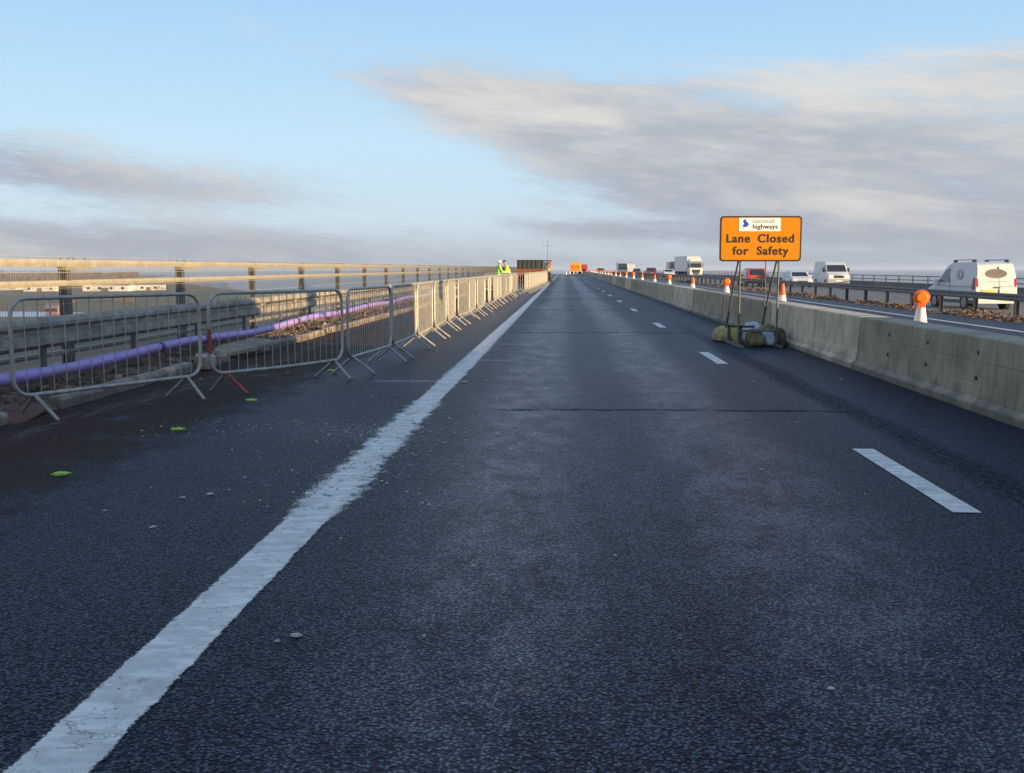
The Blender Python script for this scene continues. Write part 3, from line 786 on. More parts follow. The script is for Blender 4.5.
CG = 'crowd barriers standing end to end along the trench'
near = [((-4.88, 8.84), (-3.89, 10.8), 15, 0.0, False, 'nearest galvanised crowd barrier with widely spaced bars at the left edge'),
        ((-3.82, 10.9), (-2.80, 12.85), 17, 0.10, True, 'bowed crowd barrier with a red foot, second from the left'),
        ((-2.75, 12.95), (-2.57, 15.15), 19, 0.0, False, 'third crowd barrier from the left, in shade with dense bars'),
        ((-2.57, 15.25), (-2.55, 17.55), 19, 0.0, False, 'shaded crowd barrier just before the sunlit row starts')]
for a, b_, nb, bend, red, lab in near:
    L = math.hypot(b_[0] - a[0], b_[1] - a[1])
    o = crowd_barrier(L, nb, bend, redleg=red)
    place_between(o, a, b_)
    tag(o, lab, 'crowd barrier', CG)
    if red:
        q = MB(); q.tube([(0.0, 0.0, 0.45), (0.0, 0.0, 0.72)], 0.022, 10); c_ = q.build('red_sleeve', m_redpaint, o)
proto = crowd_barrier(2.32, 19)
first = True
row1 = [17.65 + 2.38 * i for i in range(15)]
for i, y in enumerate(row1):
    o = proto if first else dup(proto); first = False
    x0 = -2.55 + 0.03 * math.sin(i * 1.7)
    place_between(o, (x0 + rnd.uniform(-.02, .02), y), (x0 + rnd.choice([-1, 1]) * rnd.uniform(.02, .11), y + 2.32))
    tag(o, 'first sunlit crowd barrier after the shaded ones' if i == 0 else 'sunlit crowd barrier in the long close-packed row by the trench', 'crowd barrier', CG if i == 0 else 'sunlit crowd barriers in a row')
o = dup(proto); place_between(o, (-2.55, 56.1), (-2.12, 54.2)); o.location = (-4.2, 54.3, 0); o.rotation_euler = (0, 0, R(-88))
tag(o, 'crowd barrier set crosswise between the two rows', 'crowd barrier')
for i in range(14):
    y = 54.6 + 2.47 * i; f0 = i / 14; f1 = (i + 1) / 14
    o = dup(proto); place_between(o, (-2.12 + 0.6 * f0, y), (-2.12 + 0.6 * f1, y + 2.32))
    tag(o, 'sunlit crowd barrier in the farther row beside the tipper lorry', 'crowd barrier', 'crowd barriers in the farther row')

# ------------------------------------------------------------------ left parapet
PX = -6.0
PL = empty('bridge_parapet', (PX, 0, 0), 'tall sunlit metal parapet with rails and posts along the left edge of the bridge', 'parapet')
ysr = [2] + list(range(10, 180, 10)) + list(range(180, 300, 15))
for (z0, z1, w) in ((1.385, 1.47, 0.06), (1.155, 1.225, 0.05), (0.345, 0.40, 0.05)):
    r_ = MB(); r_.sweep([(-w, z0), (w, z0), (w + 0.012, (z0 + z1) / 2), (w, z1), (-w, z1)], ysr)
    r_.build('rail', m_alu if z0 > 1 else m_galvd, PL)
post = None; yp = 12.15 - 3.73 * 2
pi = 0
while yp < 300:
    if post is None:
        b = MB(); b.box(-0.055, -0.045, -0.055, 0.055, 0.1, 1.385); b.box(0.042, 0.052, -0.055, 0.055, 0.1, 1.385); b.box(-0.045, 0.042, -0.005, 0.005, 0.1, 1.385)
        post = b.build('post', [m_post], PL); o = post
    else:
        o = post.copy(); COL.objects.link(o); o.parent = PL
    o.location = (0, yp, zc(yp))
    b = None
    if yp < 120:
        if pi == 0:
            b = MB(); b.box(-0.05, 0.055, -0.08, 0.62, 1.345, 1.383)
            sp0 = b.build('splice', m_galvd, PL); o2 = sp0
            b = MB(); b.cyl((0.02, 0, 1.468), (0.02, 0, 1.492), 0.012, n=6); bo0 = b.build('bolt', m_post, PL); bo0.location = (0, yp - 0.25, 0)
        else:
            o2 = sp0.copy(); COL.objects.link(o2); o2.parent = PL
        if yp < 50:
            for dy in (-0.12, 0.08, 0.2, 0.5):
                o3 = bo0.copy(); COL.objects.link(o3); o3.parent = PL; o3.location = (0, yp + dy, 0)
        o2.location = (0, yp, 0)
    yp += 3.73; pi += 1
# wire mesh
b = MB(); y = 5.0; X = -5.80 - PX
while y < 130:
    w = 0.0017
    z1 = 1.50
    b.add([(X - w, y, 0.24), (X + w, y - w, 0.24), (X + w, y + w, 0.24), (X - w, y, z1), (X + w, y - w, z1), (X + w, y + w, z1)], [(0, 1, 4, 3), (1, 2, 5, 4), (2, 0, 3, 5)])
    y += 0.048
for zz in [0.24 + 0.18 * i for i in range(8)]:
    b.add([(X + 0.004, 5, zz), (X + 0.007, 5, zz - 0.0025), (X + 0.007, 5, zz + 0.0025), (X + 0.004, 130, zz), (X + 0.007, 130, zz - 0.0025), (X + 0.007, 130, zz + 0.0025)], [(0, 1, 4, 3), (1, 2, 5, 4), (2, 0, 3, 5)])
b.build('wire_mesh', m_wire, PL, fix=False)
# corrugated guard rail in front of it
GR = empty('guard_rail', (-5.70, 0, 0), 'grey corrugated guard rail behind the purple pipe on the left', 'guard rail')
b = MB(); b.sweep([(-0.03, 0.835), (0.03, 0.815), (0.05, 0.775), (0.05, 0.735), (-0.01, 0.70), (-0.01, 0.66), (0.05, 0.63), (0.05, 0.54), (0.0, 0.50), (-0.03, 0.49), (-0.04, 0.50), (-0.01, 0.52), (0.035, 0.545), (0.035, 0.62), (-0.03, 0.655), (-0.03, 0.705), (0.035, 0.74), (0.035, 0.77), (0.02, 0.80), (-0.03, 0.82)],
                  [3] + list(range(10, 180, 10)) + list(range(180, 300, 15)))
b.build('beam', m_galvd, GR)
yy = 6.3; p0 = None
while yy < 120:
    if p0 is None:
        b = MB(); b.box(-0.09, -0.045, -0.035, 0.035, 0.05, 0.80); b.box(-0.045, -0.03, -0.05, 0.05, 0.60, 0.75); p0 = b.build('post', m_dsteel, GR); o = p0
    else: o = p0.copy(); COL.objects.link(o); o.parent = GR
    o.location = (0, yy, 0); yy += 2.4

# ------------------------------------------------------------------ purple pipe
def pipe_x(y): return -5.45 + 0.03 * math.sin(y * 0.7) + (0.0 if y < 30 else 0.004 * (y - 30))
def pipe_z(y): return 0.30 + 0.022 * math.sin(y * 0.9 + 1.0) - 0.03 * math.exp(-((y - 17.5) / 2.5) ** 2) + 0.0025 * max(0, y - 20)


pp = empty('purple_pipe', (0, 0, 0), 'long purple plastic pipe lying along the broken verge', 'pipe')
b = MB(); b.tube([(pipe_x(y * 0.5), y * 0.5, pipe_z(y * 0.5)) for y in range(10, 104)], 0.062, 16); b.build('pipe_run', m_purple, pp, smooth=True)
for y in [8.6, 9.35, 13.6, 15.4, 15.8, 20.6, 24.5, 28, 33, 38]:
    b = MB(); b.tube([(pipe_x(y - 0.06), y - 0.06, pipe_z(y - 0.06)), (pipe_x(y + 0.06), y + 0.06, pipe_z(y + 0.06))], 0.069, 16); b.build('coupling', m_purple if y in (9.35, 15.8) else m_purpd, pp, smooth=True)

# ------------------------------------------------------------------ kerbs, rubble slabs
def kerb_stone(L):
    b = MB(); b.sweep([(-0.075, -0.03), (0.06, -0.03), (0.06, 0.085), (0.03, 0.125), (-0.075, 0.125)], [0.006, L * 0.3, L * 0.6, L - 0.006], dz=lambda y: 0)
    me = b
    for i, v in enumerate(b.v): b.v[i] = (v[0] + rnd.uniform(-.008, .008), v[1], v[2] + rnd.uniform(-.008, .008))
    return b.build('kerb_stone', m_kerb, bevel=0.012)


kp = kerb_stone(0.915); used = False
def kerb(y, n, dx=0):
    global used
    for i in range(n):
        o = kp if not used else kp.copy()
        if used: COL.objects.link(o)
        used = True
        o.location = (-4.98 + dx + rnd.uniform(-.015, .015), y + 0.915 * i, zc(y)); o.rotation_euler = (R(rnd.uniform(-1.2, 1.2)), R(rnd.uniform(-3, 3)), R(rnd.uniform(-1, 1)))
        yy = y + 0.915 * i
        lab = ('pale kerb stone at the left edge below the brown board' if yy < 9 else 'shaded kerb stone behind the nearest crowd barrier' if yy < 14 else
               'sunlit kerb stone behind the bowed crowd barrier' if yy < 21 else 'kerb stone farther along the trench behind the dense crowd barriers')
        tag(o, lab, 'kerb stone', 'kerb stones behind the nearest barrier' if 9 < yy < 14 else 'kerb stones along the verge')
kerb(7.9, 1); kerb(9.75, 4); kerb(17.2, 4); kerb(22.6, 34)


def slab(loc, size, rot, label, mat=m_kerb, seed=0, name='broken_slab'):
    rr = random.Random(seed); b = MB()
    n = 7; pts = []
    for i in range(n):
        a = 2 * math.pi * i / n + rr.uniform(-.25, .25)
        ca, sa = math.cos(a), math.sin(a); k = 1 / max(abs(ca), abs(sa))
        pts.append((ca * k * size[0] / 2 * rr.uniform(.8, 1), sa * k * size[1] / 2 * rr.uniform(.85, 1)))
    b.prism(pts, lambda x, y, c: Vector((x * (1 - 0.12 * (c > 0)), y * (1 - 0.08 * (c > 0)), c + rr.uniform(-.006, .006))), size[2])
    o = b.build(name, mat, bevel=0.008); o.location = loc; o.rotation_euler = tuple(R(a) for a in rot)
    return tag(o, label, 'concrete rubble' if mat is not m_board else 'board')


slab((-5.0, 15.9, 0.13), (0.42, 2.0, 0.055), (2, 14, -8), 'long grey broken concrete slab propped behind the bowed barrier', m_conc, 3)
slab((-4.95, 13.9, 0.02), (0.32, 0.95, 0.16), (0, 5, 14), 'pale broken kerb lump at the gap between the first two barriers', m_kerb, 5)
slab((-4.98, 21.5, 0.02), (0.26, 0.85, 0.12), (0, -4, -3), 'small bright broken kerb piece in the gap by the third barrier', m_kerb, 8)
slab((-5.1, 14.9, 0.0), (0.3, 0.5, 0.12), (5, -8, 30), 'small dirty concrete lump beside the long slab', m_kerb, 9)
slab((-5.0, 9.15, 0.04), (0.34, 0.9, 0.02), (4, 10, 6), 'dark brown board lying by the foot of the nearest barrier', m_board, 11, 'board')
# rubble lumps: countless
b = MB()
for i in range(3200):
    y = rnd.uniform(6.5, 40) ; x = rnd.uniform(-5.85, -5.04); s = rnd.uniform(0.008, 0.035) * (1 if rnd.random() < .88 else 2.4)
    z = 0.05 + 0.06 * noise.noise(Vector((x * 4, y * 3, 0)))
    q = Matrix.Rotation(rnd.uniform(0, 6), 3, Vector((rnd.random(), rnd.random(), rnd.random() + .1)).normalized())
    vs = [q @ Vector((a * s * rnd.uniform(.5, 1), b_ * s * rnd.uniform(.5, 1), c_ * s * rnd.uniform(.3, .8))) + Vector((x, y, z + 0.02)) for a in (-1, 1) for b_ in (-1, 1) for c_ in (-1, 1)]
    b.cur = rnd.choice([0, 0, 0, 0, 1, 2])
    b.add(vs, [(0, 1, 3, 2), (4, 6, 7, 5), (0, 4, 5, 1), (2, 3, 7, 6), (0, 2, 6, 4), (1, 5, 7, 3)])
tag(b.build('rubble', [m_rubble, m_kerb, m_board], fix=False), 'loose rubble and broken stone strewn along the verge under the pipe', 'rubble', kind='stuff')
# grit on the road
b = MB()
def chip(b, x, y, s, z=0.004, hh=0.35):
    a0 = rnd.uniform(0, 6); n = rnd.choice([4, 5, 6]); pts = []
    for i in range(n):
        a = a0 + 6.283 * i / n; r = s * rnd.uniform(.5, 1); pts.append((x + r * math.cos(a), y + r * math.sin(a)))
    b.prism(pts, lambda p, q, c: Vector((x + (p - x) * (1 - .35 * (c > 0)), y + (q - y) * (1 - .35 * (c > 0)), z + zc(y) + c)), s * hh)
for i in range(1100):
    t = rnd.random()
    if t < .5: x = rnd.gauss(-1.45, 0.45); y = rnd.gauss(7.9, 1.2)
    elif t < .7: x = rnd.uniform(-3.6, -1.2); y = rnd.gauss(8.6, 0.35)
    elif t < .85: x = rnd.uniform(-4.6, 3.5); y = rnd.uniform(3, 20)
    else: x = -1.2 + abs(rnd.gauss(0, .5)); y = rnd.uniform(10, 40)
    if abs(x) < 6 and y > 2.6: chip(b, x, y, rnd.choice([.003, .004, .005, .007, .007, .010, .015]) * (1.0 if y < 12 else 1.8))
for (x, y, s) in [(-1.05, 3.62, .022), (-1.0, 3.68, .03), (-2.15, 6.05, .045), (-2.28, 5.95, .03), (-2.18, 5.25, .028), (-1.2, 12.3, .07), (-2.6, 5.6, .02), (2.0, 9.2, .02), (1.35, 7.0, .02)]: chip(b, x, y, s, hh=.14)
tag(b.build('road_grit', m_chip, fix=False), 'pale grit and stone chips scattered on the asphalt', 'grit', kind='stuff')

# lime markers
for i, (x, y) in enumerate([(-3.35, 6.59), (-3.28, 8.51), (-3.23, 10.44), (-3.12, 13.58)]):
    b = MB(); pts = []
    for k_ in range(11):
        a = 6.283 * k_ / 11; r = rnd.uniform(.6, 1.15); pts.append((0.062 * r * math.cos(a), 0.055 * r * math.sin(a)))
    b.prism(pts, lambda p, q, c: Vector((p, q, c + (0.004 + 0.010 * math.sin(p * 55 + i) ** 2) * (c > 0))), 0.003)
    o = b.build('lane_marker', m_lime); o.location = (x, y, 0.003); o.rotation_euler = (0, 0, R(rnd.uniform(-15, 15)))
    tag(o, ['nearest lime green marker flap on the shoulder', 'lime green marker flap second from the viewer', 'lime green marker by the red barrier foot', 'small lime green marker under the bowed barrier end'][i], 'road marker', 'lime green markers on the shoulder')

# ------------------------------------------------------------------ central guard rail
CG_ = empty('central_guard_rail', (12.75, 0, 0), 'grey box beam guard rail on short posts along the central reserve', 'guard rail')
b = MB(); b.sweep([(-0.05, 0.43), (0.05, 0.43), (0.05, 0.64), (-0.05, 0.64), (-0.065, 0.59), (-0.045, 0.54), (-0.065, 0.48)], [8] + list(range(15, 180, 15)) + list(range(180, 360, 20)))
b.build('beam', m_dsteel, CG_)
b = MB(); b.sweep([(0.25, 0.43), (0.33, 0.43), (0.33, 0.60), (0.25, 0.60)], [8] + list(range(15, 180, 15)) + list(range(180, 360, 20)))
b.build('beam', m_dsteel, CG_)
yy = 12.3; p0 = None
while yy < 290:
    if p0 is None:
        b = MB(); b.box(0.055, 0.065, -0.055, 0.055, -0.2, 0.60); b.box(0.165, 0.175, -0.055, 0.055, -0.2, 0.60); b.box(0.065, 0.165, -0.005, 0.005, -0.2, 0.60); p0 = b.build('post', m_post, CG_); o = p0
    else: o = p0.copy(); COL.objects.link(o); o.parent = CG_
    o.location = (0, yy, zc(yy)); yy += 2.97
# debris on the reserve
b = MB()
for i in range(20000):
    y = 14 + (rnd.random() ** 1.5) * 120; x = rnd.gauss(12.6, 0.62)
    if not 11.5 < x < 14.2: continue
    cl_ = noise.noise(Vector((x * 0.9, y * 0.55, 1)))
    if cl_ < -0.18: continue
    s = rnd.uniform(.02, .07) * (1 + y / 80)
    z0 = -0.02 - max(0, (x - 11.3)) * 0.114 + 0.03 + max(0, cl_ + 0.1) * 0.36 * rnd.random()
    a = rnd.uniform(0, 6); ti = rnd.uniform(-.8, .8)
    d1 = Vector((math.cos(a), math.sin(a), ti)) * s; d2 = Vector((-math.sin(a), math.cos(a), rnd.uniform(-.6, .6))) * s * rnd.uniform(.3, .8)
    c0 = Vector((x, y, z0 + zc(y))); b.cur = rnd.choice([0, 0, 1, 2])
    b.add([c0 - d1, c0 - d2, c0 + d1, c0 + d2, c0 + Vector((0, 0, -s * .5))], [(0, 1, 2, 3), (0, 4, 1), (1, 4, 2), (2, 4, 3), (3, 4, 0)])
tag(b.build('debris', [m_leaf, m_kerb, m_rubble], fix=False), 'dead leaves, stones and litter heaped along the central reserve', 'debris', kind='stuff')

# ------------------------------------------------------------------ right parapet
RP = empty('far_parapet', (29.7, 0, 0), 'low dark rail parapet along the far right edge of the bridge', 'parapet')
ysq = [20] + list(range(30, 180, 15)) + list(range(180, 420, 20))
for z0, z1, w in ((0.645, 0.715, 0.05), (0.31, 0.37, 0.04), (-0.10, 0.10, 0.06)):
    b = MB(); b.sweep([(-w, z0), (w, z0), (w, z1), (-w, z1)], ysq); b.build('rail', m_dsteel, RP)
yy = 38; p0 = None
while yy < 400:
    if p0 is None:
        b = MB(); b.box(-0.02, 0.1, -0.07, 0.07, -0.35, 0.645); p0 = b.build('post', m_dsteel, RP); o = p0
    else: o = p0.copy(); COL.objects.link(o); o.parent = RP
    o.location = (0, yy, zc(yy)); yy += 3.73

# ------------------------------------------------------------------ vehicles
def veh(name, prof, w, mat, belt=0.95, tumble=0.12, bevel=0.035):
    """side profile [(y,z)] (front towards +y) spread over the width, narrowing above the belt line"""
    t = empty(name, (0, 0, 0))
    def sx(z): return w / 2 - tumble * max(0, z - belt)
    n = len(prof); b = MB()
    vs = [(-sx(z), y, z) for y, z in prof] + [(sx(z), y, z) for y, z in prof]
    fs = [(i, (i + 1) % n, n + (i + 1) % n, n + i) for i in range(n)] + [tuple(range(n)), tuple(range(2 * n - 1, n - 1, -1))]
    b.add(vs, fs); b.build('body', mat, t, smooth=True, bevel=bevel)
    t_sx = sx
    def side(nm, poly, m_, off=0.006, sides=(-1, 1), parent=None):
        out = []
        for s in sides:
            q = MB(); q.prism(poly, lambda a, c, d: Vector((s * (sx(c) - 0.03 + d), a, c)), 0.03 + off); out.append(q.build(nm, m_, parent or t))
        return out
    def face(nm, p0, p1, t0, t1, hw0, hw1, m_, off=0.008, cx=0.0, parent=None, depth=0.04):
        a = Vector((0, p0[0], p0[1])); c = Vector((0, p1[0], p1[1])); d = (c - a); nrm_ = Vector((0, -d.z, d.y)).normalized()
        mid = (a + c) / 2
        ctr = Vector((0, sum(q[0] for q in prof) / n, sum(q[1] for q in prof) / n))
        if nrm_.dot(mid - ctr) < 0: nrm_ = -nrm_
        A = a + d * t0; B = a + d * t1; q = MB()
        vs = [A + Vector((cx - hw0, 0, 0)), A + Vector((cx + hw0, 0, 0)), B + Vector((cx + hw1, 0, 0)), B + Vector((cx - hw1, 0, 0))]
        q.add([v + nrm_ * off for v in vs] + [v - nrm_ * (depth - off) for v in vs], [(0, 1, 2, 3), (7, 6, 5, 4), (0, 4, 5, 1), (1, 5, 6, 2), (2, 6, 7, 3), (3, 7, 4, 0)])
        return q.build(nm, m_, parent or t)
    def wheels(ys_, r, tw=0.2, inset=-0.008):
        for y in ys_:
            for s in (-1, 1):
                x = s * (w / 2 - inset)
                if inset < 0:
                    pts = [((r + 0.055) * math.cos(R(a)), (r + 0.055) * math.sin(R(a))) for a in range(-5, 186, 10)]
                    q = MB(); q.prism(pts, lambda a, c, d: Vector((s * (w / 2 - 0.03 + d), y + a, r + c)), 0.034); q.build('wheel_arch', m_black, t)
                q = MB(); q.cyl((x, y, r), (x - s * tw, y, r), r, n=24); wh = q.build('wheel', m_rubber, t, bevel=0.02)
                q = MB(); q.cyl((x + s * 0.006, y, r), (x - s * 0.05, y, r), r * 0.62, n=20); q.build('rim', m_rim, wh)
                q = MB(); q.cyl((x - s * 0.002 + s * 0.004, y, r), (x - s * 0.2, y, r), r + 0.05, n=20) if False else None
    return t, side, face, wheels, sx


def finish(t, loc, label, cat, group=None, rz=0.0):
    t.location = loc; t.rotation_euler = (0, 0, rz); return tag(t, label, cat, group)


TG = 'traffic on the far carriageway'
def small_van():
    P_ = [(-2.15, 0.30), (-2.2, 0.45), (-2.19, 1.0), (-2.10, 1.55), (-1.98, 1.88), (-1.7, 1.97), (0.1, 1.95), (0.45, 1.85), (1.30, 1.12), (1.55, 1.03), (2.05, 0.86), (2.2, 0.65), (2.2, 0.35), (2.1, 0.28)]
    t, side, face, wheels, sx = veh('small_van', P_, 1.76, m_white, 0.95, 0.13, 0.06)
    side('side_window', [(0.12, 1.15), (1.10, 1.13), (0.52, 1.66), (0.12, 1.72)], m_bluegl)
    face('windscreen', (0.45, 1.85), (1.30, 1.12), 0.05, 0.95, 0.68, 0.78, m_glass)
    side('tail_light', [(-2.12, 0.88), (-1.93, 0.86), (-1.95, 1.30), (-2.06, 1.34)], m_tail, 0.012)
    for cx in (-0.78, 0.78): face('tail_light', (-2.19, 1.0), (-2.10, 1.55), -0.05, 0.55, 0.04, 0.04, m_tail, 0.012, cx)
    face('bumper', (-2.2, 0.45), (-2.19, 1.0), -0.25, 0.22, 0.90, 0.90, m_white, 0.05, depth=0.1)
    face('number_plate', (-2.2, 0.45), (-2.19, 1.0), 0.48, 0.72, 0.27, 0.27, m_plate, 0.02, -0.30)
    face('door_seam', (-2.19, 1.0), (-2.10, 1.55), -0.7, 1.4, 0.008, 0.008, m_dsteel, 0.004, 0.12)
    face('door_handle', (-2.19, 1.0), (-2.10, 1.55), -0.15, -0.05, 0.12, 0.12, m_black, 0.02, 0.02)
    # oval badge on the rear doors with a sign-written band, round badge on the side
    def oval(nm, m_, rx, rz_, cz, off, cx=0.0):
        q = MB(); pts = [(rx * math.cos(6.283 * i / 28), rz_ * math.sin(6.283 * i / 28)) for i in range(28)]
        def T(a, b_, c_):
            z = cz + b_; y = -2.19 + (z - 1.0) * 0.164 if z < 1.55 else -2.10 + (z - 1.55) * 0.364
            return Vector((cx + a, y - off + c_, z))
        q.prism(pts, T, 0.03); return q.build(nm, m_, t)
    o1 = oval('badge', m_dsteel, 0.44, 0.19, 1.50, 0.012, 0.0); oval('badge_centre', m_post, 0.36, 0.13, 1.50, 0.018).parent = o1
    face('sign_writing', (-2.19, 1.0), (-2.10, 1.55), 0.28, 0.36, 0.42, 0.42, m_grey, 0.006, 0.0)
    face('sign_writing', (-2.19, 1.0), (-2.10, 1.55), -0.06, 0.02, 0.25, 0.25, m_grey, 0.006, 0.42)
    side('badge', [(-0.75 + 0.27 * math.cos(6.283 * i / 20), 1.46 + 0.2 * math.sin(6.283 * i / 20)) for i in range(20)], m_grey, 0.008)
    side('badge_stripe', [(-0.9, 1.33), (-0.82, 1.33), (-0.82, 1.63), (-0.9, 1.63)], m_white, 0.014)
    side('sill_trim', [(-2.1, 0.31), (2.05, 0.31), (2.05, 0.44), (-2.1, 0.44)], m_dsteel, 0.007)
    side('door_seam', [(0.10, 0.5), (0.115, 0.5), (0.115, 1.8), (0.10, 1.8)], m_grey, 0.005)
    side('body_seam', [(-1.9, 0.98), (1.2, 0.98), (1.2, 0.995), (-1.9, 0.995)], m_grey, 0.006)
    for s in (-1, 1):
        q = MB(); q.box(s * 0.66 - .022, s * 0.66 + .022, -1.75, 0.0, 2.03, 2.06); q.box(s * 0.66 - .03, s * 0.66 + .03, -1.78, -1.5, 1.95, 2.06); q.box(s * 0.66 - .03, s * 0.66 + .03, -0.15, 0.12, 1.93, 2.05); q.build('roof_bar', m_black, t)
        q = MB(); q.box(s * 0.98 - 0.10, s * 0.98 + 0.10, 1.02, 1.18, 1.02, 1.26); q.build('door_mirror', m_signw, t, bevel=0.04)
        q = MB(); q.box(s * 0.62 - .17, s * 0.62 + .17, 2.12, 2.215, 0.62, 0.8); q.build('headlight', m_lamp, t)
    wheels((-1.35, 1.35), 0.33)
    return t


finish(small_van(), (16.95, 44.27, -0.35), 'white sign-written small van with roof bars driving away on the far right', 'van', TG, R(5.0))


def big_van():
    P_ = [(-2.75, 0.35), (-2.78, 0.6), (-2.75, 2.1), (-2.6, 2.32), (0.7, 2.34), (1.42, 2.02), (2.02, 1.36), (2.58, 1.10), (2.75, 0.8), (2.75, 0.38), (2.6, 0.3)]
    t, side, face, wheels, sx = veh('white_van', P_, 1.98, m_white, 1.1, 0.08, 0.06)
    face('windscreen', (1.42, 2.02), (2.02, 1.36), 0.04, 0.97, 0.80, 0.88, m_glass)
    side('side_window', [(0.75, 1.36), (1.8, 1.34), (1.3, 1.92), (0.75, 1.95)], m_glass)
    side('panel_recess', [(-2.3, 1.2), (-0.5, 1.2), (-0.5, 1.95), (-2.3, 1.95)], m_white, 0.012)
    face('grille', (2.58, 1.10), (2.75, 0.8), 0.2, 0.95, 0.42, 0.45, m_black)
    face('bumper', (2.75, 0.8), (2.75, 0.38), 0.15, 1.0, 0.97, 0.95, m_grey, 0.04)
    face('number_plate', (2.75, 0.8), (2.75, 0.38), 0.4, 0.7, 0.26, 0.26, m_plate_w, 0.055)
    for s in (-1, 1):
        face('headlight', (2.58, 1.10), (2.75, 0.8), 0.0, 0.95, 0.16, 0.2, m_lamp, 0.02, s * 0.72)
        q = MB(); q.box(s * 1.12 - 0.11, s * 1.12 + 0.11, 1.55, 1.70, 1.38, 1.72); q.build('door_mirror', m_black, t, bevel=0.03)
        face('tail_light', (-2.78, 0.6), (-2.75, 2.1), 0.2, 0.6, 0.06, 0.06, m_tail, 0.012, s * 0.9)
    face('door_seam', (-2.78, 0.6), (-2.75, 2.1), 0, 1, 0.01, 0.01, m_black, 0.004)
    wheels((-1.75, 1.85), 0.35, 0.22)
    return t


bv = big_van()
finish(bv, (24.8, 98, -0.35), 'white high-sided van with dark windscreen coming towards the viewer', 'van', TG, R(180))
def car(name, mat, suv=False, w=1.8):
    hh = 1.70 if suv else 1.45
    P_ = [(-2.1, 0.3), (-2.18, 0.55), (-2.12, 0.98), (-1.75 if suv else -1.5, hh - 0.08), (-1.35, hh), (0.1, hh), (0.45, hh - 0.08), (1.05, 0.98), (1.85, 0.84), (2.12, 0.65), (2.15, 0.35), (2.0, 0.26)]
    t, side, face, wheels, sx = veh(name, P_, w, mat, 0.92, 0.28 if not suv else 0.18, 0.06)
    b_ = hh - 0.12
    face('windscreen', (0.45, hh - 0.08), (1.05, 0.98), 0.05, 0.95, 0.60, 0.72, m_glass)
    face('rear_window', P_[2], P_[3], 0.12, 0.92, 0.70, 0.60, m_glass)
    side('side_window', [(-1.45, 1.0), (0.85, 1.0), (0.38, b_), (-1.3, b_)], m_glass)
    face('bumper', P_[1], P_[2], -0.4, 0.25, w / 2 - 0.03, w / 2 - 0.03, m_black if suv else mat, 0.05, depth=0.1)
    face('number_plate', P_[1], P_[2], 0.35, 0.62, 0.26, 0.26, m_plate, 0.02)
    face('grille', P_[9], P_[10], 0.1, 0.6, 0.45, 0.45, m_black, 0.012)
    face('number_plate', P_[9], P_[10], 0.55, 0.9, 0.26, 0.26, m_plate_w, 0.02)
    for s in (-1, 1):
        face('tail_light', P_[1], P_[2], 0.5, 1.05, 0.15, 0.12, m_tail, 0.015, s * (w / 2 - 0.2))
        face('headlight', P_[8], P_[9], 0.3, 1.0, 0.18, 0.2, m_lamp, 0.012, s * (w / 2 - 0.26))
        q = MB(); q.box(s * (w / 2 + .06) - 0.08, s * (w / 2 + .06) + 0.08, 0.7, 0.85, 0.95, 1.1); q.build('door_mirror', mat, t, bevel=0.03)
    wheels((-1.3, 1.35), 0.32)
    return t


finish(car('white_car', m_white), (20.8, 94, -0.35), 'white car with dark windscreen coming towards the viewer, right of the sign legs', 'car', TG, R(180))
finish(car('red_car', m_redcar, True, 1.85), (17.4, 97, -0.33), 'red people carrier seen from behind just below the orange sign', 'car', TG, R(0))
o = dup([c for c in bpy.data.objects if c.name == 'white_car'][0]); finish(o, (17.6, 178, -0.25), 'small pale car coming towards the viewer, left of the white lorry', 'car', TG, R(180)); o.name = 'white_car'
mc = car('maroon_car', m_dred, True); finish(mc, (15.1, 184, -0.25), 'dark maroon car left of the pale oncoming car', 'car', TG)
dc = car('dark_car', m_dark, True); finish(dc, (17.6, 256, -0.3 + zc(256)), 'dark car just right of the distant white coach', 'car', TG)


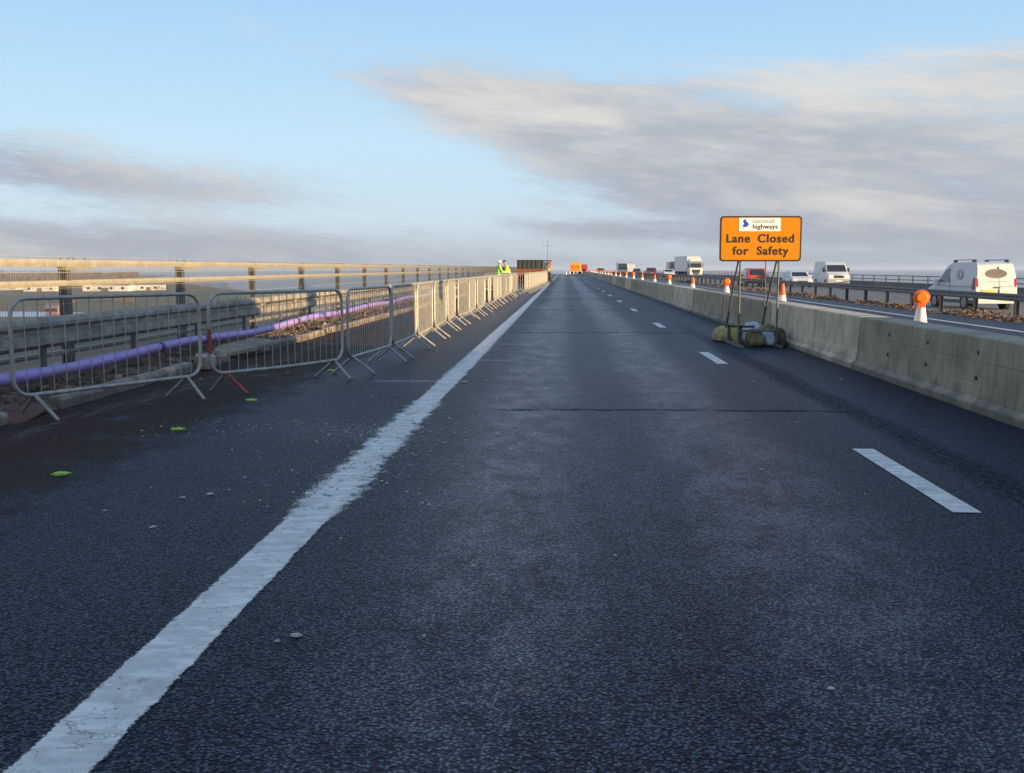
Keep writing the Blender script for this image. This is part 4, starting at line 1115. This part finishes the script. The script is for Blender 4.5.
def lorry(name, cabm, boxm, boxL=13.0, rear=None, boxH=(1.05, 4.0), w=2.5, trims=True, gap=0.5):
    P_ = [(-2.0, 0.6), (-2.0, 3.0), (-0.9, 3.55), (-0.3, 3.5), (0.05, 2.75), (0.22, 1.7), (0.28, 0.5), (0.15, 0.35), (-1.9, 0.5)]
    t, side, face, wheels, sx = veh(name, P_, w - 0.05, cabm, 2.0, 0.06, 0.08)
    face('windscreen', P_[4], P_[5], 0.08, 0.92, 1.08, 1.12, m_glass)
    face('sun_visor', P_[3], P_[4], 0.75, 1.0, 1.1, 1.12, m_black, 0.05)
    face('grille', P_[5], P_[6], 0.25, 0.75, 0.85, 0.7, m_black, 0.012)
    face('lower_grille', P_[5], P_[6], 0.78, 0.98, 0.6, 0.5, m_black, 0.02)
    side('side_window', [(-0.95, 1.9), (0.05, 1.9), (-0.05, 2.6), (-0.95, 2.6)], m_glass)
    for s in (-1, 1):
        face('headlight', P_[5], P_[6], 0.72, 0.95, 0.18, 0.18, m_lamp, 0.02, s * 0.95)
        q = MB(); q.box(s * 1.36 - .1, s * 1.36 + .1, -0.2, 0.0, 1.8, 2.6); q.build('door_mirror', m_black, t, bevel=0.03)
    y1 = -2.0 - gap; y0 = y1 - boxL
    q = MB(); q.box(-w / 2, w / 2, y0, y1, *boxH); bx = q.build('box_body', boxm, t, bevel=0.03)
    q = MB(); q.box(-w / 2 - .012, w / 2 + .012, y0 - .012, y1 + .012, boxH[0] - .06, boxH[0] + .04); q.build('lower_trim', m_dsteel, bx)
    q = MB(); q.box(-w / 2 - .012, w / 2 + .012, y0 - .012, y1 + .012, boxH[1] - .06, boxH[1] + .01); q.build('top_trim', m_grey, bx)
    q = MB(); q.box(-0.45, 0.45, y0 + .1, -0.5, 0.6, boxH[0] - 0.06); q.build('chassis', m_black, t)
    q = MB(); q.box(-1.1, 1.1, y0 - 0.03, y0 + 0.08, 0.45, 0.62); q.build('rear_bar', m_black, t)
    for s in (-1, 1):
        q = MB(); q.box(s * 0.95 - .2, s * 0.95 + .2, y0 - 0.06, y0 + 0.0, 0.66, 0.82); q.build('tail_light', m_tail, t)
    q = MB(); q.box(-0.012, 0.012, y0 - 0.012, y0, boxH[0] + .1, boxH[1] - .1); q.build('door_seam', m_black, bx)
    if rear: rear(bx, y0)
    wheels([-0.75] + [y0 + 1.2 + 1.3 * i for i in range(3 if boxL > 9 else 1)], 0.5, 0.32, 0.0)
    return t


l1 = lorry('articulated_lorry', m_white, m_white, 13.0)
finish(l1, (25.0, 200, -0.35 + zc(200)), 'white articulated lorry with dark windscreen coming towards the viewer', 'lorry', TG, R(184.5))
l2 = lorry('dark_lorry', m_dark, m_dark, 8.0, boxH=(1.0, 3.4))
finish(l2, (27.6, 262, -0.35 + zc(262)), 'small dark lorry following behind the white articulated lorry', 'lorry', TG, R(180))
l3 = lorry('box_lorry', m_white, m_white, 6.5, boxH=(0.9, 3.1))
l3.scale = (1, 1, 1)
finish(l3, (17.9, 296, -0.3 + zc(296)), 'white box lorry seen from behind, next to the distant coach', 'lorry', TG, 0)
# coach
P_ = [(-6, 0.4), (-6, 3.2), (-5.7, 3.4), (5.2, 3.4), (5.8, 3.1), (6.05, 1.3), (6.05, 0.4), (5.9, 0.3)]
t, side, face, wheels, sx = veh('coach', P_, 2.5, m_white, 2.0, 0.06, 0.08)
face('windscreen', P_[4], P_[5], 0.0, 0.9, 1.12, 1.18, m_glass); side('side_window', [(-5.6, 1.7), (5.4, 1.7), (5.4, 2.9), (-5.6, 2.9)], m_glass)
for s in (-1, 1): face('headlight', P_[5], P_[6], 0.3, 0.6, 0.2, 0.2, m_lamp, 0.02, s * 0.9)
wheels((-3.8, 4.0), 0.5, 0.3)
co = t
finish(t, (14.9, 275, -0.3 + zc(275)), 'white coach with big dark windscreen far along the traffic queue', 'coach', TG, R(180))
# two squashed coaches added out of view on the right to cast near shade
for y in (5.65, -6.7):
    o = dup(co); o.location = (7.45, y, 0.0); o.rotation_euler = (0, 0, 0); o.scale = (0.92, 1, 0.795); o['group'] = 'unseen coaches added to cast the near shade'
    o['label'] = 'unseen low white coach added behind the concrete barrier to shade the near left'

# impact-protection lorry and red lorry ahead in the closed lanes
def y_rear(bx, y0):
    q = MB(); q.box(-1.0, 1.0, y0 - 0.05, y0 - 0.01, 1.35, 2.75); q.build('amber_board', m_amber, bx)
    for s in (-1, 1):
        q = MB(); q.cyl((s * 0.6, y0 - 0.06, 2.4), (s * 0.6, y0 - 0.1, 2.4), 0.18, n=16); q.build('warning_lamp', m_board, bx)


yl = lorry('works_lorry', m_yell, m_yell, 5.0, rear=y_rear, boxH=(0.8, 3.45), gap=0.2)
yl.scale = (1, 1, 0.83)
finish(yl, (2.9, 262, zc(262)), 'yellow works lorry with amber rear board blocking the lane at the crest', 'lorry', rz=R(-3))
rl = lorry('red_lorry', m_redl, m_redl, 5.0, boxH=(0.8, 3.3), gap=0.2)
rl.scale = (1, 1, 0.83)
finish(rl, (5.3, 310, zc(310)), 'red lorry parked right of the yellow works lorry at the crest', 'lorry')
o = car('dark_car', m_dark, False); finish(o, (8.5, 250, zc(250)), 'tiny dark car at the crest right of the red lorry', 'car')

# tipper lorry parked on the shoulder by the works
t = empty('tipper_lorry', (-3.1, 93, 0), 'dark tipper lorry parked beyond the crowd barriers with rusty tailgate', 'lorry')
b = MB(); b.box(-1.2, 1.15, 0.0, 4.6, 1.30, 2.02); tb = b.build('tipper_body', m_dgreen, t, bevel=0.02)
for xx in [-1.1, -0.7, -0.3, 0.1, 0.5, 1.03]:
    b = MB(); b.box(xx, xx + 0.07, -0.04, 0.0, 1.32, 2.0); b.build('body_rib', m_black, tb)
b = MB(); b.box(-1.2, 1.15, -0.05, 0.0, 0.78, 1.30); b.build('tailgate', m_rust, t, bevel=0.01)
b = MB(); b.box(-1.24, 1.19, -0.07, 4.64, 2.02, 2.09); b.build('top_rail', m_black, tb)
b = MB(); b.box(-0.45, 0.45, 0.05, 6.2, 0.5, 0.78); b.build('chassis', m_black, t)
b = MB(); b.box(-1.15, 1.1, 4.8, 6.4, 0.5, 2.1); cb = b.build('cab', m_dgreen, t, bevel=0.05)
for s in (-1, 1):
    b = MB(); b.box(s * 0.95 - .14, s * 0.95 + .14, -0.09, -0.052, 0.62, 0.76); b.build('tail_light', m_tail, t)
    for yy in (1.3, 5.6):
        q = MB(); q.cyl((s * 1.13, yy, 0.42), (s * 0.83, yy, 0.42), 0.42, n=20); wh = q.build('wheel', m_rubber, t)
        q = MB(); q.cyl((s * 1.14, yy, 0.42), (s * 1.05, yy, 0.42), 0.22, n=16); q.build('rim', m_rim, wh)
t = empty('excavator', (-1.75, 96.5, 0), 'small orange and grey plant machine beside the tipper lorry', 'digger')
b = MB(); b.box(-0.30, 0.45, 0, 1.5, 0.55, 1.15); b.build('engine_cover', m_rust, t, bevel=0.05)
for (x, y) in ((-0.30, 0.0), (0.37, 0.0), (-0.30, 1.2), (0.37, 1.2)):
    b = MB(); b.box(x, x + 0.08, y, y + 0.08, 1.15, 1.98); b.build('cab_pillar', m_orange, t)
b = MB(); b.box(-0.25, 0.4, 0.06, 1.16, 1.2, 1.9); b.build('cab_glass', m_bluegl, t)
b = MB(); b.box(-0.36, 0.5, -0.05, 1.35, 1.98, 2.08); b.build('cab_roof', m_black, t, bevel=0.02)
for x in (-0.42, 0.32):
    b = MB(); b.box(x, x + 0.26, -0.3, 1.8, 0.02, 0.45); b.build('track', m_rubber, t, bevel=0.1)
b = MB(); b.tube([(0.1, 1.5, 0.9), (0.1, 2.3, 1.9), (0.1, 3.0, 1.4), (0.1, 3.1, 0.6)], 0.08, 8); b.build('boom', m_orange, t)
b = MB(); b.box(-0.15, 0.35, 2.9, 3.3, 0.25, 0.6); b.build('bucket', m_black, t)

# street lamp mast far ahead
t = empty('lamp_column', (-6.75, 400, zc(400)), 'thin grey lamp column rising far away above the works', 'lamp column')
b = MB(); b.cyl((0, 0, 0), (0, 0, 13.4), 0.16, 0.07, 10); b.build('column', m_dsteel, t)
b = MB(); b.tube([(-1.6, 0, 10.9), (0, 0, 11.3), (1.6, 0, 10.9)], 0.06, 6); b.build('arm', m_dsteel, t)
for s in (-1, 1):
    b = MB(); b.box(s * 1.75 - .3, s * 1.75 + .3, -.15, .15, 10.8, 10.95); b.build('lamp_head', m_dsteel, t)


# ------------------------------------------------------------------ people
def skin_mesh(name, verts, edges, rad, mat, parent, root=0, sub=2):
    me = bpy.data.meshes.new(name); me.from_pydata(verts, edges, []); me.materials.append(mat)
    o = bpy.data.objects.new(name, me); COL.objects.link(o); o.parent = parent
    md = o.modifiers.new('skin', 'SKIN'); md.use_smooth_shade = True
    lay = me.skin_vertices[0].data if me.skin_vertices else None
    if lay is None:
        return o
    for i, r in enumerate(rad):
        lay[i].radius = (r, r) if not isinstance(r, tuple) else r
        lay[i].use_root = (i == root)
    s = o.modifiers.new('sub', 'SUBSURF'); s.levels = sub; s.render_levels = sub
    return o


def add_skin_layer(me):
    if not me.skin_vertices:
        import bmesh
        bm = bmesh.new(); bm.from_mesh(me); bm.verts.layers.skin.verify(); bm.to_mesh(me); bm.free()


def skinned(name, verts, edges, rad, mat, parent, root=0):
    me = bpy.data.meshes.new(name); me.from_pydata([tuple(v) for v in verts], edges, []); me.materials.append(mat)
    add_skin_layer(me)
    for i, r in enumerate(rad):
        d = me.skin_vertices[0].data[i]; d.radius = r if isinstance(r, tuple) else (r, r); d.use_root = (i == root)
    o = bpy.data.objects.new(name, me); COL.objects.link(o); o.parent = parent
    md = o.modifiers.new('skin', 'SKIN'); md.use_smooth_shade = True
    s = o.modifiers.new('sub', 'SUBSURF'); s.levels = 1; s.render_levels = 2
    return o


def person(loc, rz, label, lean=0.0, arm=(0.25, 0.35), jacket=None, helmet=None, hair=True, trousers=None, scale=1.0):
    t = empty('person', loc, label, 'person', rz=rz); t.scale = (scale,) * 3
    trousers = trousers or m_navy
    L_ = lambda z, f=1.0: Vector((0, lean * max(0, z - 0.95) * f, 0))        # faces +Y, leans forward
    pel = Vector((0, 0, 0.95)); wai = Vector((0, 0, 1.10)) + L_(1.1); che = Vector((0, 0.0, 1.32)) + L_(1.32); nek = Vector((0, 0.0, 1.50)) + L_(1.5)
    hd = Vector((0, 0.02, 1.58)) + L_(1.58, 1.05); hc = Vector((0, 0.025, 1.68)) + L_(1.68, 1.05); ht = Vector((0, 0.01, 1.76)) + L_(1.76, 1.05)
    V = [pel, wai, che, nek, hd, hc, ht]; E_ = [(0, 1), (1, 2), (2, 3), (3, 4), (4, 5), (5, 6)]; Rr = [(0.15, 0.11), (0.135, 0.10), (0.165, 0.115), 0.055, 0.066, 0.082, 0.055]
    arms = []
    for s, sw in ((-1, arm[0]), (1, arm[1])):
        sh = Vector((s * 0.20, 0, 1.42)) + L_(1.42); elb = Vector((s * 0.25, 0.10 * sw * 2, 1.14)) + L_(1.2); wr = Vector((s * 0.22, 0.12 + sw * 0.7, 1.0 + sw * 0.25)) + L_(1.1); ha = wr + Vector((0, 0.08, 0.0))
        i = len(V); V += [sh, elb, wr, ha]; E_ += [(2, i), (i, i + 1), (i + 1, i + 2), (i + 2, i + 3)]; Rr += [0.06, 0.045, 0.032, 0.035]
        arms.append((sh, elb, wr))
    legs = []
    for s in (-1, 1):
        hp = Vector((s * 0.10, 0, 0.88)); kn = Vector((s * 0.12, 0.03 + 0.05 * s, 0.48)); an = Vector((s * 0.13, 0.06 * s, 0.09)); to = an + Vector((s * 0.02, 0.16, -0.05))
        i = len(V); V += [hp, kn, an, to]; E_ += [(0, i), (i, i + 1), (i + 1, i + 2), (i + 2, i + 3)]; Rr += [0.088, 0.06, 0.042, 0.035]
        legs.append((hp, kn, an, to))
    body = skinned('body', V, E_, Rr, m_skin, t)
    jV = [pel + Vector((0, 0, -0.08)), pel + Vector((0, 0, 0.04)), wai, che, nek + Vector((0, 0, -0.03))]; jE = [(0, 1), (1, 2), (2, 3), (3, 4)]; jR = [(0.185, 0.14), (0.18, 0.14), (0.175, 0.135), (0.20, 0.15), 0.085]
    for sh, elb, wr in arms:
        i = len(jV); jV += [sh, elb, wr]; jE += [(3, i), (i, i + 1), (i + 1, i + 2)]; jR += [0.085, 0.068, 0.05]
    jk = skinned('jacket', jV, jE, jR, jacket, t)
    for zz in (1.05, 1.18):
        b = MB(); c = L_(zz); pts = [(0.192 * math.cos(6.283 * i / 20) + c.x, 0.148 * math.sin(6.283 * i / 20) + c.y) for i in range(20)]
        b.prism(pts, lambda a, d, e, zz=zz: Vector((a, d, zz + e)), 0.05)
        b.build('reflective_band', m_tape, jk)
    tV = [pel]; tE = []; tR = [(0.165, 0.125)]
    for hp, kn, an, to in legs:
        i = len(tV); tV += [hp, kn, an + Vector((0, 0, 0.02))]; tE += [(0, i), (i, i + 1), (i + 1, i + 2)]; tR += [0.105, 0.08, 0.065]
    skinned('trousers', tV, tE, tR, trousers, t)
    for hp, kn, an, to in legs:
        skinned('boot', [an + Vector((0, -0.03, -0.02)), an + Vector((0, 0.05, -0.035)), to + Vector((0, 0.02, 0.0))], [(0, 1), (1, 2)], [0.052, 0.05, 0.042], m_black, t)
    # face
    f = hc + Vector((0, 0.078, 0))
    q = MB(); q.cyl(f + Vector((0, -0.01, 0.0)), f + Vector((0, 0.02, -0.02)), 0.010, 0.014, 8); q.build('nose', m_skin, t)
    for s in (-1, 1):
        q = MB(); q.cyl(f + Vector((s * .03, -0.012, 0.015)), f + Vector((s * .03, 0.002, 0.015)), 0.009, n=8); q.build('eye', m_black, t)
        q = MB(); q.box(s * .085 - .01, s * .085 + .01, hc.y - .02, hc.y + .02, hc.z - .03, hc.z + .03); q.build('ear', m_skin, t, bevel=.006)
    q = MB(); q.box(-.022, .022, f.y - .012, f.y - .001, f.z - .047, f.z - .04); q.build('mouth', m_dred, t)
    dome = MB(); top = hc + Vector((0, -0.012, 0.02)); rings = 6; n = 16; vs = []; R0 = 0.112 if helmet else 0.094
    for i in range(rings + 1):
        a = R(90 * i / rings)
        for k_ in range(n):
            c_ = 6.283 * k_ / n; vs.append(top + Vector((R0 * math.cos(a) * math.cos(c_), R0 * 1.12 * math.cos(a) * math.sin(c_), R0 * math.sin(a) * 1.05)))
    dome.add(vs, [(i * n + k_, i * n + (k_ + 1) % n, (i + 1) * n + (k_ + 1) % n, (i + 1) * n + k_) for i in range(rings) for k_ in range(n)] + [tuple(range(n))])
    if helmet: dome.cyl(top, top + Vector((0, 0, 0.012)), 0.135, n=20)
    dome.build('hard_hat' if helmet else 'hair', helmet or m_hair, t, smooth=True)
    return t


person((-3.88, 60, 0.0), R(-60), 'worker in green-yellow hi-vis jacket and pale hard hat, left of the pair', 0.10, (0.3, 0.5), m_hivis2, m_signw)
person((-3.30, 61, 0.0), R(95), 'dark-haired worker in bright yellow hi-vis jacket leaning, right of the pair', 0.30, (0.5, 0.3), m_hivis, None, scale=1.02)
person((-1.42, 91, 0.0), R(170), 'worker in dull yellow vest and dark trousers standing at the end of the barriers', 0.0, (0.1, 0.2), m_bagy, m_dgreen, scale=1.04)

# ------------------------------------------------------------------ landscape far below on the left
def building(x, y, w, d, h, rz, wall, roof, label, cat='building', rh=1.5):
    t = empty('farm_building' if w < 20 else 'warehouse', (x, y, -16), label, cat, rz=R(rz))
    b = MB(); b.box(-w / 2, w / 2, -d / 2, d / 2, 0, h); wl_ = b.build('wall', wall, t)
    b = MB(); b.prism([(-d / 2 - .4, h), (d / 2 + .4, h), (0, h + rh)], lambda a, c, e: Vector((-w / 2 - .3 + e, a, c)), w + .6); b.build('roof', roof, t)
    nwin = max(2, int(w / 8))
    for i in range(min(nwin, 8)):
        xx = -w / 2 + w * (i + .5) / nwin
        b = MB(); b.box(xx - 1.1, xx + 1.1, -d / 2 - .08, -d / 2 + .05, h * .3, h * .7); b.build('window', m_glass, t)
    b = MB(); b.box(-w * .1, w * .1 - 1, -d / 2 - .1, -d / 2 + .05, 0, h * .6); b.build('door', m_dsteel, t)


m_wallw = base_mat('white_cladding', (0.62, 0.60, 0.56), 0.6, 0, 0.06, 0.5)
m_roofg = base_mat('grey_roof', (0.20, 0.20, 0.21), 0.7, 0, 0.1, 0.5)
m_brick = base_mat('brown_brick', (0.22, 0.13, 0.09), 0.9, 0, 0.15, 0.5)
building(-392, 760, 24, 14, 4.0, 6, m_wallw, m_wallw, 'long low white farm shed in the fields, left of the second parapet post')
building(-346, 770, 34, 16, 4.5, 4, m_wallw, m_roofg, 'white walled shed with grey roof in the middle of the field buildings')
building(-326, 800, 20, 14, 4.2, 10, m_wallw, m_roofg, 'small white shed at the right end of the field buildings')
building(-432, 720, 12, 10, 6.5, 0, m_dark, m_roofg, 'dark blue-grey barn left of the white sheds', rh=2.5)
building(-462, 820, 40, 14, 3.0, 0, m_wallw, m_wallw, 'low white glasshouse-like shed at the far left')
building(-195, 385, 4.4, 5, 3.0, 4, m_brick, m_roofg, 'small tan hut on the river bank at the lower left', rh=0.9)


def tree(x, y, h, rx, mat, label, name, grp, seed):
    rr = random.Random(seed); t = empty(name, (x, y, -16), label, 'tree', grp)
    b = MB(); b.tube([(0, 0, 0), (0.1, 0, h * .3), (0, 0.1, h * .6)], [h * .03, h * .022, h * .012], 6)
    for i in range(4):
        a = rr.uniform(0, 6); b.tube([(0, 0, h * .25 + i * h * .08), (math.cos(a) * rx * .5, math.sin(a) * rx * .5, h * .6)], [h * .012, h * .005], 5)
    b.build('trunk', m_board, t)
    b = MB()
    for i in range(420):
        a = rr.uniform(0, 6.283); u = rr.random() ** .5; z = rr.uniform(.2, 1)
        w_ = rx * math.sqrt(max(0.05, 1 - ((z - .55) / .5) ** 2)) * (1 + .35 * noise.noise(Vector((math.cos(a) * 2 + seed, math.sin(a) * 2, z * 4))))
        c = Vector((w_ * u * math.cos(a), w_ * u * math.sin(a), h * z)); s = h * rr.uniform(.02, .05)
        d1 = Vector((rr.uniform(-1, 1), rr.uniform(-1, 1), rr.uniform(-1, 1))).normalized() * s; d2 = Vector((rr.uniform(-1, 1), rr.uniform(-1, 1), rr.uniform(-1, 1))).normalized() * s
        b.add([c - d1, c - d2, c + d1, c + d2], [(0, 1, 2, 3)])
    b.build('crown', mat, t, fix=False)


m_fol1 = base_mat('winter_foliage_brown', (0.13, 0.085, 0.05), 0.9, 0, 0.4, 0.3)
m_fol2 = base_mat('winter_foliage_green', (0.055, 0.06, 0.03), 0.9, 0, 0.4, 0.3)
m_fol3 = base_mat('orange_scrub', (0.30, 0.15, 0.05), 0.9, 0, 0.4, 0.3)
k = 0
for (px, Y, hh, rx, mt) in [(54, 470, 5, 4, m_fol3), (60, 480, 4.5, 4, m_fol3), (112, 520, 4, 4, m_fol3), (120, 500, 4, 4.5, m_fol3), (40, 560, 5, 6, m_fol2), (90, 610, 5, 6, m_fol1),
                            (150, 640, 6, 6, m_fol1), (165, 760, 6, 7, m_fol2), (180, 700, 6, 7, m_fol1), (195, 780, 7, 8, m_fol1), (10, 640, 6, 8, m_fol2), (70, 850, 7, 9, m_fol2),
                            (130, 900, 7, 9, m_fol2), (205, 800, 6, 8, m_fol1), (222, 790, 6, 8, m_fol1)]:
    k += 1
    tree((px - 565) / F * Y, Y, hh, rx, mt, {m_fol3: 'orange-brown winter bush near the river channel', m_fol2: 'dark green bush standing in the flat fields', m_fol1: 'bare brown bush standing in the flat fields'}[mt], 'winter_bush', {m_fol3: 'orange bushes by the channel', m_fol2: 'dark bushes in the fields', m_fol1: 'brown bushes in the fields'}[mt], k)
# distant wood: one mass
b = MB()
for i in range(5200):
    y = rnd.uniform(1300, 2500); x = -y * rnd.uniform(0.42, 0.66); c = noise.noise(Vector((x * .006, y * .012, 2)))
    if c < -0.05: continue
    z = rnd.uniform(0, 9) * (0.6 + c)
    s = rnd.uniform(2, 5); c0 = Vector((x, y, -16 + z)); d1 = Vector((s, 0, rnd.uniform(-1, 1))); d2 = Vector((rnd.uniform(-1, 1), rnd.uniform(-1, 1), s * .7))
    b.add([c0 - d1, c0 - d2, c0 + d1, c0 + d2], [(0, 1, 2, 3)])
tag(b.build('distant_wood', m_fol1, fix=False), 'far brown belt of woodland on the left horizon', 'woodland', kind='stuff')

# ------------------------------------------------------------------ haze
mh = bpy.data.materials.new('haze_air'); mh.use_nodes = True
th = mh.node_tree; th.nodes.clear()
pv_ = th.nodes.new('ShaderNodeVolumePrincipled'); pv_.inputs['Density'].default_value = 0.00013; pv_.inputs['Color'].default_value = (0.60, 0.72, 0.95, 1); pv_.inputs['Anisotropy'].default_value = 0.0
oh = th.nodes.new('ShaderNodeOutputMaterial'); th.links.new(pv_.outputs[0], oh.inputs['Volume'])
b = MB(); b.box(-9900, 9900, -600, 9900, -18.5, 12)
hz = b.build('haze', mh); tag(hz, kind='stuff')
